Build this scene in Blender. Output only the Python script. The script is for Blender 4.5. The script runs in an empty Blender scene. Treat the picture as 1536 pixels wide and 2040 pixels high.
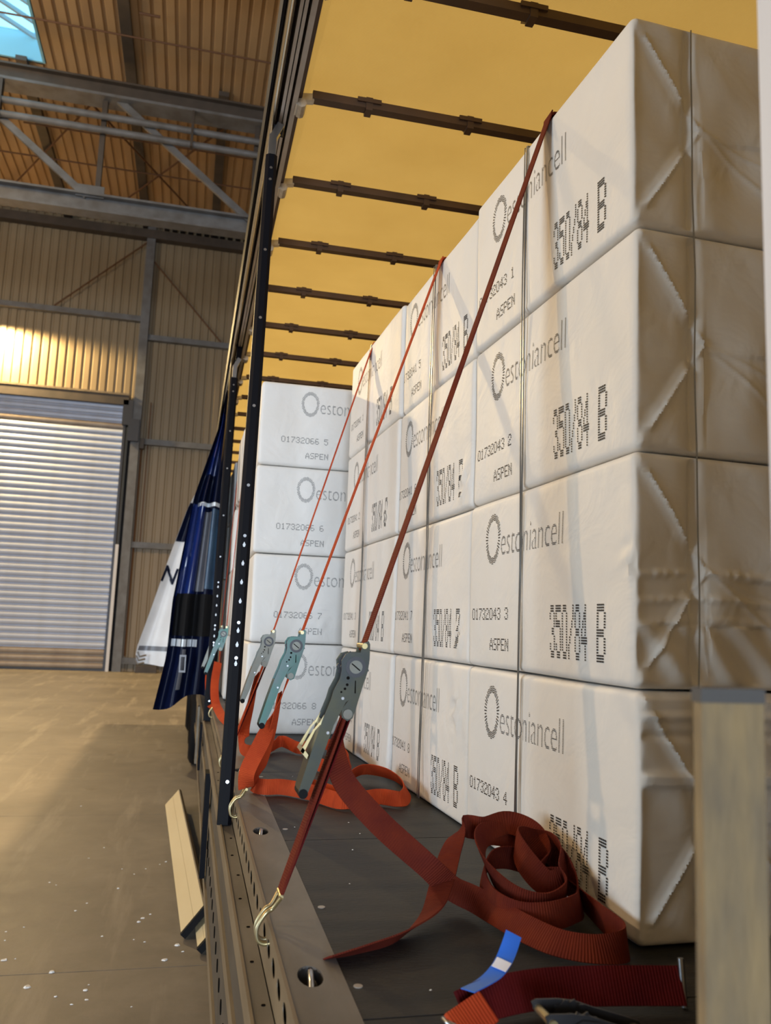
import bpy, bmesh, math, random
import numpy as np
from mathutils import Vector, Matrix, noise

# ------------------------------------------------------------------ scene, camera, world, lights
S = bpy.context.scene
C = S.collection
random.seed(7)
S.view_settings.view_transform = 'Standard'
S.view_settings.look = 'None'
S.view_settings.gamma = 1.0
S.view_settings.use_curve_mapping = False
S.view_settings.exposure = -0.14

DECK = 1.15                      # trailer deck height above the ground
CAM = Vector((0, 0, 1.715))
def camera():
    yaw, pitch, roll = map(math.radians, (12.983, 8.002, 2.218))
    fwd = Vector((math.sin(yaw) * math.cos(pitch), math.cos(yaw) * math.cos(pitch), math.sin(pitch)))
    right = Vector((math.cos(yaw), -math.sin(yaw), 0))
    up = right.cross(fwd)
    c, s = math.cos(roll), math.sin(roll)
    r2 = right * c + up * s
    u2 = up * c - right * s
    cd = bpy.data.cameras.new('camera')
    cd.sensor_fit = 'VERTICAL'; cd.sensor_height = 36.0; cd.sensor_width = 27.1
    cd.lens = 1647.17 / 2040 * 36.0
    cd.clip_start = 0.02; cd.clip_end = 200
    cd.dof.use_dof = True
    cd.dof.focus_distance = 2.4
    cd.dof.aperture_fstop = (cd.lens / 1000) / 0.0055
    co = bpy.data.objects.new('camera', cd)
    M = Matrix((r2, u2, -fwd)).transposed().to_4x4()
    M.translation = CAM
    co.matrix_world = M
    C.objects.link(co)
    S.camera = co
camera()

W = bpy.data.worlds.new('sky'); S.world = W
W.use_nodes = True
W.node_tree.nodes['Background'].inputs[0].default_value = (0.34, 0.72, 0.95, 1)
W.node_tree.nodes['Background'].inputs[1].default_value = 2.3

def light(name, kind, loc, energy, color, target=None, **kw):
    ld = bpy.data.lights.new(name, kind); ld.energy = energy; ld.color = color
    for k, v in kw.items(): setattr(ld, k, v)
    o = bpy.data.objects.new(name, ld); C.objects.link(o); o.location = loc
    if target is not None:
        o.rotation_euler = (Vector(target) - Vector(loc)).to_track_quat('-Z', 'Y').to_euler()
    return o
WARM = (1.0, 0.70, 0.36)
light('high_bay_lamp_over_trailer', 'SPOT', (3.8, 10.3, 14.4), 7000, WARM, (2.0, 9.5, 0), spot_size=math.radians(150), spot_blend=0.5, shadow_soft_size=0.25)
light('hall_lamp_beside_trailer', 'SPOT', (-10.0, 4.15, 8.0), 1350, (1.0, 0.66, 0.34), (0.8, 2.6, 1.8), spot_size=math.radians(110), spot_blend=0.6, shadow_soft_size=0.16)
light('wall_floodlight', 'SPOT', (-7.1, 27.6, 11.3), 6500, (1.0, 0.72, 0.34), (-6.0, 26.2, 0), spot_size=math.radians(165), spot_blend=0.25, shadow_soft_size=0.15)
light('daylight_through_end_door', 'AREA', (-2.6, -19.6, 3.6), 4200, (0.74, 0.85, 1.0), (-2.0, 6.0, 2.6), shape='RECTANGLE', size=6.0, size_y=6.5)
light('added_side_fill', 'AREA', (-21.6, -1.0, 3.5), 2050, (0.78, 0.89, 1.0), (0.8, 2.0, 2.2), shape='RECTANGLE', size=10.0, size_y=6.0)  # added soft fill for the bale faces, no such doorway known
light('added_aisle_fill', 'POINT', (-9.0, 15.0, 13.2), 1500, WARM, shadow_soft_size=1.2)  # added unseen warm fill to brighten the hall roof

# ------------------------------------------------------------------ materials
MATS = {}
def mat(name, col, rough=0.6, metal=0.0, var=0.0, vscale=8.0, col2=None, bump=0.0, bscale=40.0, stretch=(1, 1, 1), spec=0.5, detail=4.0, trans=0.0):
    if name in MATS: return MATS[name]
    m = bpy.data.materials.new(name); m.use_nodes = True
    nt = m.node_tree; N = nt.nodes; L = nt.links
    b = N['Principled BSDF']
    b.inputs['Base Color'].default_value = (*col, 1)
    b.inputs['Roughness'].default_value = rough
    b.inputs['Metallic'].default_value = metal
    b.inputs['Specular IOR Level'].default_value = spec
    tc = N.new('ShaderNodeTexCoord'); mp = N.new('ShaderNodeMapping')
    mp.inputs['Scale'].default_value = stretch
    L.new(tc.outputs['Object'], mp.inputs['Vector'])
    if col2 is not None or var:
        n = N.new('ShaderNodeTexNoise'); n.inputs['Scale'].default_value = vscale; n.inputs['Detail'].default_value = detail
        L.new(mp.outputs['Vector'], n.inputs['Vector'])
        r = N.new('ShaderNodeMapRange'); r.inputs[1].default_value = 0.3; r.inputs[2].default_value = 0.7
        L.new(n.outputs['Fac'], r.inputs[0])
        mx = N.new('ShaderNodeMix'); mx.data_type = 'RGBA'
        c2 = col2 if col2 is not None else tuple(max(0, c * (1 - var)) for c in col)
        mx.inputs[6].default_value = (*col, 1); mx.inputs[7].default_value = (*c2, 1)
        L.new(r.outputs[0], mx.inputs[0]); L.new(mx.outputs[2], b.inputs['Base Color'])
    if bump:
        n2 = N.new('ShaderNodeTexNoise'); n2.inputs['Scale'].default_value = bscale; n2.inputs['Detail'].default_value = 5
        L.new(mp.outputs['Vector'], n2.inputs['Vector'])
        bp = N.new('ShaderNodeBump'); bp.inputs['Strength'].default_value = 1.0; bp.inputs['Distance'].default_value = bump
        L.new(n2.outputs['Fac'], bp.inputs['Height']); L.new(bp.outputs['Normal'], b.inputs['Normal'])
    MATS[name] = m
    return m

def tarp_mat():
    m = bpy.data.materials.new('yellow_tarpaulin'); m.use_nodes = True
    nt = m.node_tree; N = nt.nodes; L = nt.links; N.remove(N['Principled BSDF'])
    out = N['Material Output']
    d = N.new('ShaderNodeBsdfDiffuse'); t = N.new('ShaderNodeBsdfTranslucent'); mx = N.new('ShaderNodeMixShader')
    mx.inputs[0].default_value = 0.6
    tc = N.new('ShaderNodeTexCoord')
    n = N.new('ShaderNodeTexNoise'); n.inputs['Scale'].default_value = 2.2; n.inputs['Detail'].default_value = 6
    L.new(tc.outputs['Object'], n.inputs['Vector'])
    ramp = N.new('ShaderNodeValToRGB')
    ramp.color_ramp.elements[0].position = 0.3; ramp.color_ramp.elements[0].color = (0.64, 0.52, 0.215, 1)
    ramp.color_ramp.elements[1].position = 0.75; ramp.color_ramp.elements[1].color = (0.72, 0.60, 0.26, 1)
    L.new(n.outputs['Fac'], ramp.inputs[0])
    L.new(ramp.outputs[0], d.inputs[0]); L.new(ramp.outputs[0], t.inputs[0])
    w1 = N.new('ShaderNodeTexWave'); w1.inputs['Scale'].default_value = 60; w1.bands_direction = 'X'
    w2 = N.new('ShaderNodeTexWave'); w2.inputs['Scale'].default_value = 60; w2.bands_direction = 'Y'
    for w in (w1, w2): L.new(tc.outputs['Object'], w.inputs['Vector'])
    ad = N.new('ShaderNodeMath'); ad.operation = 'ADD'
    L.new(w1.outputs['Fac'], ad.inputs[0]); L.new(w2.outputs['Fac'], ad.inputs[1])
    bp = N.new('ShaderNodeBump'); bp.inputs['Distance'].default_value = 0.0006
    L.new(ad.outputs[0], bp.inputs['Height']); L.new(bp.outputs['Normal'], d.inputs['Normal'])
    L.new(d.outputs[0], mx.inputs[1]); L.new(t.outputs[0], mx.inputs[2]); L.new(mx.outputs[0], out.inputs[0])
    return m

def webbing_mat(name, col, col2):
    m = mat(name, col, 0.75, 0, col2=col2, vscale=14, spec=0.06)
    nt = m.node_tree; N = nt.nodes; L = nt.links
    uv = N.new('ShaderNodeUVMap'); uv.uv_map = 'UVMap'
    w = N.new('ShaderNodeTexWave'); w.bands_direction = 'X'; w.inputs['Scale'].default_value = 62; w.inputs['Distortion'].default_value = 0.6
    L.new(uv.outputs[0], w.inputs['Vector'])
    bp = N.new('ShaderNodeBump'); bp.inputs['Distance'].default_value = 0.0009
    L.new(w.outputs['Fac'], bp.inputs['Height']); L.new(bp.outputs['Normal'], N['Principled BSDF'].inputs['Normal'])
    return m

def paper_mat():
    m = mat('bale_paper', (0.80, 0.785, 0.755), 0.55, 0, col2=(0.77, 0.745, 0.70), vscale=3.0, spec=0.3)
    nt = m.node_tree; N = nt.nodes; L = nt.links
    b = N['Principled BSDF']
    tc = N.new('ShaderNodeTexCoord')
    n1 = N.new('ShaderNodeTexNoise'); n1.inputs['Scale'].default_value = 7; n1.inputs['Detail'].default_value = 3; n1.inputs['Distortion'].default_value = 0.8
    n2 = N.new('ShaderNodeTexNoise'); n2.inputs['Scale'].default_value = 34; n2.inputs['Detail'].default_value = 5
    for n in (n1, n2): L.new(tc.outputs['Object'], n.inputs['Vector'])
    b1 = N.new('ShaderNodeBump'); b1.inputs['Distance'].default_value = 0.012; b1.inputs['Strength'].default_value = 0.55
    b2 = N.new('ShaderNodeBump'); b2.inputs['Distance'].default_value = 0.0012; b2.inputs['Strength'].default_value = 0.6
    L.new(n1.outputs['Fac'], b1.inputs['Height']); L.new(n2.outputs['Fac'], b2.inputs['Height'])
    L.new(b1.outputs['Normal'], b2.inputs['Normal']); L.new(b2.outputs['Normal'], b.inputs['Normal'])
    return m

def concrete_mat():
    m = bpy.data.materials.new('concrete_floor'); m.use_nodes = True
    nt = m.node_tree; N = nt.nodes; L = nt.links; b = N['Principled BSDF']
    g = N.new('ShaderNodeNewGeometry')
    def noise_(scale, detail=6, rough=0.6, stretch=None):
        mp = N.new('ShaderNodeMapping')
        if stretch: mp.inputs['Scale'].default_value = stretch
        L.new(g.outputs['Position'], mp.inputs['Vector'])
        n = N.new('ShaderNodeTexNoise'); n.inputs['Scale'].default_value = scale; n.inputs['Detail'].default_value = detail; n.inputs['Roughness'].default_value = rough
        L.new(mp.outputs['Vector'], n.inputs['Vector']); return n
    n1 = noise_(0.55); n2 = noise_(5.0, 8, 0.65); n3 = noise_(1.3, 6, 0.6, (3.2, 0.35, 1))
    r1 = N.new('ShaderNodeValToRGB')
    r1.color_ramp.elements[0].position = 0.3; r1.color_ramp.elements[0].color = (0.180, 0.157, 0.128, 1)
    r1.color_ramp.elements[1].position = 0.7; r1.color_ramp.elements[1].color = (0.305, 0.268, 0.218, 1)
    L.new(n1.outputs['Fac'], r1.inputs[0])
    m1 = N.new('ShaderNodeMix'); m1.data_type = 'RGBA'; m1.blend_type = 'MULTIPLY'; m1.inputs[0].default_value = 0.55
    r2 = N.new('ShaderNodeValToRGB'); r2.color_ramp.elements[0].position = 0.25; r2.color_ramp.elements[0].color = (0.36, 0.35, 0.34, 1); r2.color_ramp.elements[1].position = 0.7
    L.new(n2.outputs['Fac'], r2.inputs[0]); L.new(r1.outputs[0], m1.inputs[6]); L.new(r2.outputs[0], m1.inputs[7])
    # pale tyre and dust streaks running along the lane
    r3 = N.new('ShaderNodeValToRGB'); r3.color_ramp.elements[0].position = 0.54; r3.color_ramp.elements[0].color = (0, 0, 0, 1); r3.color_ramp.elements[1].position = 0.78; r3.color_ramp.elements[1].color = (0.75, 0.75, 0.75, 1)
    L.new(n3.outputs['Fac'], r3.inputs[0])
    m2 = N.new('ShaderNodeMix'); m2.data_type = 'RGBA'; m2.inputs[7].default_value = (0.42, 0.37, 0.30, 1)
    L.new(r3.outputs[0], m2.inputs[0]); L.new(m1.outputs[2], m2.inputs[6])
    # dark oil spots
    n4 = noise_(2.7, 2, 0.4)
    r4 = N.new('ShaderNodeValToRGB'); r4.color_ramp.elements[0].position = 0.70; r4.color_ramp.elements[0].color = (0, 0, 0, 1); r4.color_ramp.elements[1].position = 0.78; r4.color_ramp.elements[1].color = (0.5, 0.5, 0.5, 1)
    L.new(n4.outputs['Fac'], r4.inputs[0])
    m3 = N.new('ShaderNodeMix'); m3.data_type = 'RGBA'; m3.inputs[7].default_value = (0.09, 0.07, 0.05, 1)
    L.new(r4.outputs[0], m3.inputs[0]); L.new(m2.outputs[2], m3.inputs[6])
    L.new(m3.outputs[2], b.inputs['Base Color'])
    rr = N.new('ShaderNodeMapRange'); rr.inputs[3].default_value = 0.42; rr.inputs[4].default_value = 0.75
    L.new(n2.outputs['Fac'], rr.inputs[0]); L.new(rr.outputs[0], b.inputs['Roughness'])
    bp = N.new('ShaderNodeBump'); bp.inputs['Distance'].default_value = 0.004; bp.inputs['Strength'].default_value = 0.6
    L.new(n2.outputs['Fac'], bp.inputs['Height']); L.new(bp.outputs['Normal'], b.inputs['Normal'])
    return m

def deck_mat():
    m = mat('deck_plywood', (0.014, 0.016, 0.019), 0.5, 0, col2=(0.036, 0.034, 0.032), vscale=5, stretch=(0.8, 4, 1), bump=0.0015, bscale=60, spec=0.22)
    return m

M_PAPER = paper_mat()
M_INK = mat('ink_black', (0.022, 0.022, 0.026), 0.7)
M_TARP = tarp_mat()
M_FLOOR = concrete_mat()
M_DECK = deck_mat()
M_STRAP = webbing_mat('strap_webbing_rust', (0.165, 0.028, 0.013), (0.11, 0.018, 0.013))
M_STRAP2 = webbing_mat('strap_webbing_orange', (0.50, 0.070, 0.020), (0.38, 0.046, 0.016))
M_STRAPD = webbing_mat('strap_webbing_maroon', (0.11, 0.010, 0.010), (0.07, 0.006, 0.008))
M_RATCH = mat('ratchet_zinc_olive_lit', (0.062, 0.060, 0.036), 0.4, 0.6, col2=(0.036, 0.042, 0.042), vscale=18)  # colour cast of the light on the near ratchet put into the metal
M_RATCH_TEAL = mat('ratchet_zinc_teal_lit', (0.040, 0.120, 0.098), 0.4, 0.5, col2=(0.085, 0.11, 0.112), vscale=14)  # teal cast of the light painted into the zinc
M_RATCH_GREY = mat('ratchet_zinc_grey', (0.15, 0.165, 0.15), 0.42, 0.6, col2=(0.14, 0.125, 0.10), vscale=14)
M_GOLD = mat('yellow_passivated_steel', (0.52, 0.42, 0.19), 0.34, 0.85, col2=(0.42, 0.37, 0.25), vscale=30)
M_DARKST = mat('dark_steel', (0.045, 0.045, 0.05), 0.42, 0.6)
M_BLACK = mat('black_paint', (0.004, 0.004, 0.006), 0.5, 0.0, spec=0.08)
M_CHROME = mat('bright_steel', (0.42, 0.43, 0.45), 0.28, 1.0)
M_TUBE = mat('polished_tube', (0.62, 0.58, 0.48), 0.25, 0.9)
M_RUBBER = mat('black_rubber', (0.007, 0.007, 0.008), 0.7, spec=0.15)
M_RAIL = mat('worn_galvanised_rail', (0.20, 0.185, 0.17), 0.5, 0.2, col2=(0.12, 0.108, 0.092), vscale=9, stretch=(1, 0.4, 1), bump=0.0008, bscale=50)
M_RAILT = mat('tan_painted_rail', (0.225, 0.176, 0.112), 0.5, 0.1, col2=(0.135, 0.102, 0.064), vscale=10, stretch=(1, 0.3, 1))
M_ALU = mat('aluminium_profile', (0.46, 0.43, 0.40), 0.45, 0.45, col2=(0.36, 0.32, 0.28), vscale=6)
M_ALUB = mat('bright_aluminium_casting', (0.62, 0.58, 0.50), 0.4, 0.5, col2=(0.45, 0.40, 0.33), vscale=40)
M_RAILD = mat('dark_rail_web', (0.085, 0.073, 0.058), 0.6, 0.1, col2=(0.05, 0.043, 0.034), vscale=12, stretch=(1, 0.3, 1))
M_BOW = mat('brown_steel_bow', (0.105, 0.062, 0.038), 0.55, 0.2, col2=(0.07, 0.042, 0.03), vscale=7)
M_CLAD = mat('beige_cladding', (0.255, 0.196, 0.118), 0.5, 0.0, col2=(0.20, 0.15, 0.088), vscale=1.6, stretch=(1, 1, 0.15))
M_ROOF = mat('brown_roof_cladding', (0.42, 0.275, 0.14), 0.55, 0.0, col2=(0.31, 0.195, 0.098), vscale=1.4, stretch=(1, 0.2, 1))
M_STEEL = mat('painted_building_steel', (0.155, 0.158, 0.165), 0.55, 0.1, col2=(0.10, 0.095, 0.09), vscale=3)
M_STEELD = mat('dark_building_steel', (0.075, 0.058, 0.045), 0.6, 0.1, col2=(0.05, 0.04, 0.032), vscale=3)
M_RUST = mat('rusty_rod', (0.12, 0.055, 0.025), 0.7, 0.2)
M_SLAT = mat('shutter_slat_daylit', (0.46, 0.52, 0.66), 0.4, 0.15, col2=(0.41, 0.45, 0.55), vscale=2.5, stretch=(1, 1, 0.2))  # blue of the daylight on the shutter put into the slat colour
M_SLATD = mat('shutter_slat_dirty', (0.34, 0.29, 0.24), 0.5, 0.2, col2=(0.26, 0.21, 0.17), vscale=3)
M_NAVY = mat('navy_curtain_vinyl', (0.003, 0.006, 0.030), 0.32, 0, col2=(0.002, 0.004, 0.016), spec=0.15, vscale=3)
M_BLUE = mat('blue_curtain_vinyl', (0.007, 0.024, 0.15), 0.25, 0, col2=(0.005, 0.014, 0.09), vscale=4)
M_TEALB = mat('slate_blue_vinyl', (0.045, 0.10, 0.17), 0.35, 0, col2=(0.03, 0.06, 0.11), vscale=6)
M_GREYV = mat('grey_vinyl', (0.17, 0.17, 0.18), 0.35, 0, col2=(0.11, 0.11, 0.13), vscale=6)
M_WHITEV = mat('white_curtain_vinyl', (0.80, 0.80, 0.80), 0.4, 0, col2=(0.70, 0.70, 0.70), vscale=3)
M_REFL = mat('reflective_tape', (0.62, 0.66, 0.70), 0.35, 0.1)
M_BOARD = mat('pale_side_board', (0.72, 0.60, 0.36), 0.5, 0, col2=(0.66, 0.53, 0.30), vscale=4, stretch=(1, 0.2, 1))
M_TIMBER = mat('weathered_timber', (0.29, 0.205, 0.098), 0.8, 0, col2=(0.17, 0.13, 0.08), vscale=22, stretch=(2, 2, 0.6), bump=0.002, bscale=40)
M_TIMBERT = mat('timber_end_grey', (0.085, 0.08, 0.075), 0.8)
M_PALE = mat('pale_grey_paint', (0.62, 0.62, 0.64), 0.5)
M_BLUETAG = mat('blue_label', (0.025, 0.16, 0.72), 0.4)
M_WHITETAG = mat('white_label_print', (0.82, 0.82, 0.88), 0.4)
M_FLAKE = mat('pulp_flake', (0.82, 0.80, 0.75), 0.8)
M_WIRE = mat('bale_wire', (0.30, 0.30, 0.29), 0.3, 0.9)
M_BULK = mat('bulkhead_paint', (0.72, 0.70, 0.66), 0.6, 0, col2=(0.64, 0.62, 0.58), vscale=4)
M_VOID = mat('dark_void', (0.010, 0.009, 0.008), 1.0, spec=0.0)  # near-black standing for shade inside holes and slots; bolts share it
M_PLASTER = mat('hall_wall_paint', (0.40, 0.32, 0.22), 0.7)

# ------------------------------------------------------------------ helpers
ORG = {}
def children_origin(p): return ORG.get(p.name, Vector((0, 0, 0))) if p else Vector((0, 0, 0))

class MB:
    def __init__(s): s.v = []; s.f = []; s.uv = None
    def add(s, vs, fs):
        o = len(s.v); s.v += [tuple(v) for v in vs]; s.f += [tuple(i + o for i in f) for f in fs]; return s
    def box(s, x0, x1, y0, y1, z0, z1):
        vs = [(x, y, z) for x in (x0, x1) for y in (y0, y1) for z in (z0, z1)]
        return s.add(vs, [(0, 1, 3, 2), (4, 6, 7, 5), (0, 4, 5, 1), (2, 3, 7, 6), (0, 2, 6, 4), (1, 5, 7, 3)])
    def bar(s, a, b, w, h, up=(0, 0, 1)):
        a = Vector(a); b = Vector(b); d = (b - a).normalized(); u = Vector(up)
        r = d.cross(u).normalized(); u = r.cross(d)
        vs = [p + r * (i * w / 2) + u * (j * h / 2) for p in (a, b) for i in (-1, 1) for j in (-1, 1)]
        return s.add(vs, [(0, 1, 3, 2), (4, 6, 7, 5), (0, 4, 5, 1), (2, 3, 7, 6), (0, 2, 6, 4), (1, 5, 7, 3)])
    def tube(s, pts, r, n=8, caps=True):
        pts = [Vector(p) for p in pts]; rings = []
        prev = None
        for i, p in enumerate(pts):
            d = (pts[min(i + 1, len(pts) - 1)] - pts[max(i - 1, 0)]).normalized()
            if prev is None:
                ref = Vector((0, 0, 1)) if abs(d.z) < 0.9 else Vector((1, 0, 0))
                a = d.cross(ref).normalized()
            else:
                a = (prev - d * prev.dot(d)).normalized()
            prev = a; b = d.cross(a)
            rr = r[i] if isinstance(r, (list, tuple)) else r
            rings.append([p + (a * math.cos(2 * math.pi * k / n) + b * math.sin(2 * math.pi * k / n)) * rr for k in range(n)])
        vs = [v for R in rings for v in R]; fs = []
        for i in range(len(rings) - 1):
            for k in range(n):
                fs.append((i * n + k, i * n + (k + 1) % n, (i + 1) * n + (k + 1) % n, (i + 1) * n + k))
        if caps: fs += [tuple(reversed(range(n))), tuple(range((len(rings) - 1) * n, len(rings) * n))]
        return s.add(vs, fs)
    def prism(s, poly, f, t0, t1):
        """poly of (a,b); f(a,b,t) -> point; extruded from t0 to t1"""
        n = len(poly)
        vs = [f(a, b, t0) for a, b in poly] + [f(a, b, t1) for a, b in poly]
        fs = [tuple(range(n)), tuple(reversed(range(n, 2 * n)))] + [(i, i + n, (i + 1) % n + n, (i + 1) % n) for i in range(n)]
        return s.add(vs, fs)
    def grid(s, P):
        """P: list of rows of points"""
        m = len(P[0]); vs = [p for R in P for p in R]
        fs = [(i * m + j, i * m + j + 1, (i + 1) * m + j + 1, (i + 1) * m + j) for i in range(len(P) - 1) for j in range(m - 1)]
        return s.add(vs, fs)
    def mesh(s, name, origin=(0, 0, 0)):
        me = bpy.data.meshes.new(name); o = Vector(origin)
        me.from_pydata([tuple(Vector(v) - o) for v in s.v], [], s.f); me.update(); return me
    def build(s, name, m, parent=None, smooth=False, origin=None, recalc=True, weld=False):
        if parent is None and origin is None:
            A = np.array(s.v); origin = Vector(((A[:, 0].min() + A[:, 0].max()) / 2, (A[:, 1].min() + A[:, 1].max()) / 2, A[:, 2].min()))
        base = children_origin(parent) if parent else Vector((0, 0, 0))
        org = Vector(origin) if origin is not None else base
        me = s.mesh(name, org)
        if recalc or weld:
            bm = bmesh.new(); bm.from_mesh(me)
            if weld: bmesh.ops.remove_doubles(bm, verts=bm.verts, dist=1e-5)
            bmesh.ops.recalc_face_normals(bm, faces=bm.faces); bm.to_mesh(me); bm.free()
        if s.uv:
            l = me.uv_layers.new(name='UVMap')
            for lp in me.loops: l.data[lp.index].uv = s.uv[lp.vertex_index]
        if smooth:
            me.polygons.foreach_set('use_smooth', [True] * len(me.polygons))
            me.set_sharp_from_angle(angle=math.radians(50))
        me.materials.append(m)
        o = bpy.data.objects.new(name, me); C.objects.link(o)
        o.parent = parent; o.location = org - base
        ORG[o.name] = org
        return o

def tag(o, label=None, cat=None, group=None, kind=None):
    if label: o['label'] = label
    if cat: o['category'] = cat
    if group: o['group'] = group
    if kind: o['kind'] = kind
    return o
def empty(name, loc):
    o = bpy.data.objects.new(name, None); C.objects.link(o); o.location = loc; ORG[o.name] = Vector(loc); o.empty_display_size = 0.1
    return o
def inst(name, me, loc, parent=None, rot=None, scale=None):
    o = bpy.data.objects.new(name, me); C.objects.link(o)
    o.parent = parent; o.location = Vector(loc) - children_origin(parent)
    if rot: o.rotation_euler = rot
    if scale: o.scale = scale
    ORG[o.name] = Vector(loc)
    return o
def setmat(me, m): me.materials.append(m); return me
def circle(cx, cy, r, n=16, a0=0.0): return [(cx + r * math.cos(a0 + 2 * math.pi * k / n), cy + r * math.sin(a0 + 2 * math.pi * k / n)) for k in range(n)]
def catmull(P, n):
    P = [Vector(p) for p in P]; out = []
    Q = [P[0] * 2 - P[1]] + P + [P[-1] * 2 - P[-2]]
    for i in range(1, len(Q) - 2):
        a, b, c, d = Q[i - 1:i + 3]
        for k in range(n):
            t = k / n
            out.append(0.5 * ((2 * b) + (c - a) * t + (2 * a - 5 * b + 4 * c - d) * t * t + (3 * b - a - 3 * c + d) * t ** 3))
    out.append(P[-1]); return out
def ribbon(P, Wd, width=0.05, thick=0.0028, n=8, nw=4, bow=0.0):
    """webbing: centre line P, width directions Wd, with thickness"""
    C_ = catmull(P, n); D_ = [w.normalized() for w in catmull(Wd, n)]
    mb = MB(); mb.uv = []; m = 2 * (nw + 1); length = 0.0
    for i, c in enumerate(C_):
        t = (C_[min(i + 1, len(C_) - 1)] - C_[max(i - 1, 0)]).normalized()
        w = D_[i]; w = (w - t * w.dot(t)).normalized(); nn = t.cross(w)
        if i: length += (c - C_[i - 1]).length
        for side in (1, -1):
            for k in (range(nw + 1) if side == 1 else reversed(range(nw + 1))):
                a = (k / nw - 0.5)
                mb.v.append(tuple(c + w * (a * width) + nn * (side * thick / 2 + bow * (0.25 - a * a))))
                mb.uv.append((length, a * width))
    for i in range(len(C_) - 1):
        for k in range(m):
            mb.f.append((i * m + k, i * m + (k + 1) % m, (i + 1) * m + (k + 1) % m, (i + 1) * m + k))
    mb.f.append(tuple(reversed(range(m)))); mb.f.append(tuple(range((len(C_) - 1) * m, len(C_) * m)))
    return mb

# ------------------------------------------------------------------ hall: floor, walls, roof
floor = MB().box(-22, 26, -20, 30, -0.3, -0.02).build('floor', M_FLOOR)
tag(floor, 'worn brown concrete floor of the warehouse hall', 'floor', kind='structure')
yb = [-20, -12, -5.6, -2.2, 1.15, 4.52, 7.9, 11.3, 14.7, 18.1, 21.5, 24.9, 28.6]
for i in range(len(yb) - 1):
    MB().box(-22, 26, yb[i] + 0.003, yb[i + 1] - 0.003, -0.02, 0.0).build('slab', M_FLOOR, floor)

YW = 28.55
PITCH, NR = 0.27, 4
def corrugated(length, axis='z', depth=0.035):
    """one sheet: NR ribs wide, profile along x, length along the given axis"""
    prof = []
    for k in range(NR):
        x = k * PITCH
        prof += [(x, 0.0), (x + 0.165, 0.0), (x + 0.19, depth), (x + 0.245, depth), (x + 0.27, 0.0)]
    prof = [p for i, p in enumerate(prof) if i == 0 or p != prof[i - 1]]
    mb = MB(); n = len(prof)
    if axis == 'z':
        mb.grid([[(x, d, z) for x, d in prof] for z in (0, length)])
    else:
        mb.grid([[(x, y, d) for x, d in prof] for y in (0, length)])
    return mb.mesh('cladding_sheet')
sheet_w = PITCH * NR
wall = MB().box(-22, 26, YW + 0.06, YW + 0.25, 0, 16).build('wall_back', M_CLAD)
tag(wall, 'beige corrugated end wall of the hall', 'wall', kind='structure')
me_up = setmat(corrugated(15.4 - 9.0), M_CLAD); me_full = setmat(corrugated(15.4), M_CLAD)
x = -2.12 - sheet_w * 9
for i in range(9): inst('cladding_sheet', me_up, (x + i * sheet_w, YW, 9.0), wall)
for i in range(5): inst('cladding_sheet', me_full, (-2.1 + i * sheet_w, YW, 0), wall)
# column beside the shutter: H section
MB().box(-2.30, -2.02, YW - 0.30, YW - 0.27, 0, 15.3).box(-2.175, -2.145, YW - 0.27, YW - 0.03, 0, 15.3).box(-2.30, -2.02, YW - 0.03, YW, 0, 15.3).build('column', M_STEEL, wall)
def girt(x0, x1, z): return MB().box(x0, x1, YW - 0.16, YW - 0.01, z - 0.10, z + 0.10).box(x0, x1, YW - 0.20, YW - 0.16, z - 0.10, z - 0.04).build('girt', M_STEEL, wall)
girt(-11.5, -2.3, 11.88); girt(-2.02, 3.2, 11.26); girt(-2.02, 3.2, 7.62); girt(-2.02, 3.2, 4.13); girt(-2.02, 3.2, 0.35)
MB().box(-11.5, 3.2, YW - 0.35, YW - 0.02, 14.75, 15.05).build('eave_beam', M_STEELD, wall)
for i in range(11):
    MB().box(-1.75 + i * 0.27, -1.75 + i * 0.27 + 0.17, YW - 0.39, YW - 0.35, 15.06, 15.24).build('vent_slot', M_VOID, wall)
MB().tube([(-2.3, YW - 0.2, 14.62), (-5.1, YW - 0.2, 11.98)], 0.025, 6).build('brace_rod', M_RUST, wall)
MB().tube([(-2.0, YW - 0.2, 13.95), (0.42, YW - 0.2, 11.36)], 0.025, 6).build('brace_rod', M_RUST, wall)
MB().tube([(-1.95, YW - 0.12, 7.5), (-1.95, YW - 0.12, 0.5)], 0.03, 6).build('conduit', M_RUST, wall)
MB().tube([(-1.75, YW - 0.10, 9.0), (-1.75, YW - 0.10, 4.2)], 0.02, 6).build('conduit', M_RUST, wall)
MB().box(-2.62, -2.30, YW - 0.34, YW, 8.1, 8.95).box(-2.40, -2.05, YW - 0.45, YW - 0.3, 7.55, 8.3).build('motor_box', M_DARKST, wall)
MB().box(-2.0, -1.86, YW - 0.3, YW - 0.1, 7.35, 7.7).build('junction_box', M_STEELD, wall)
MB().box(-1.55, -0.9, YW - 0.6, YW - 0.2, 0, 0.22).build('kerb_block', M_STEELD, wall)

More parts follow.
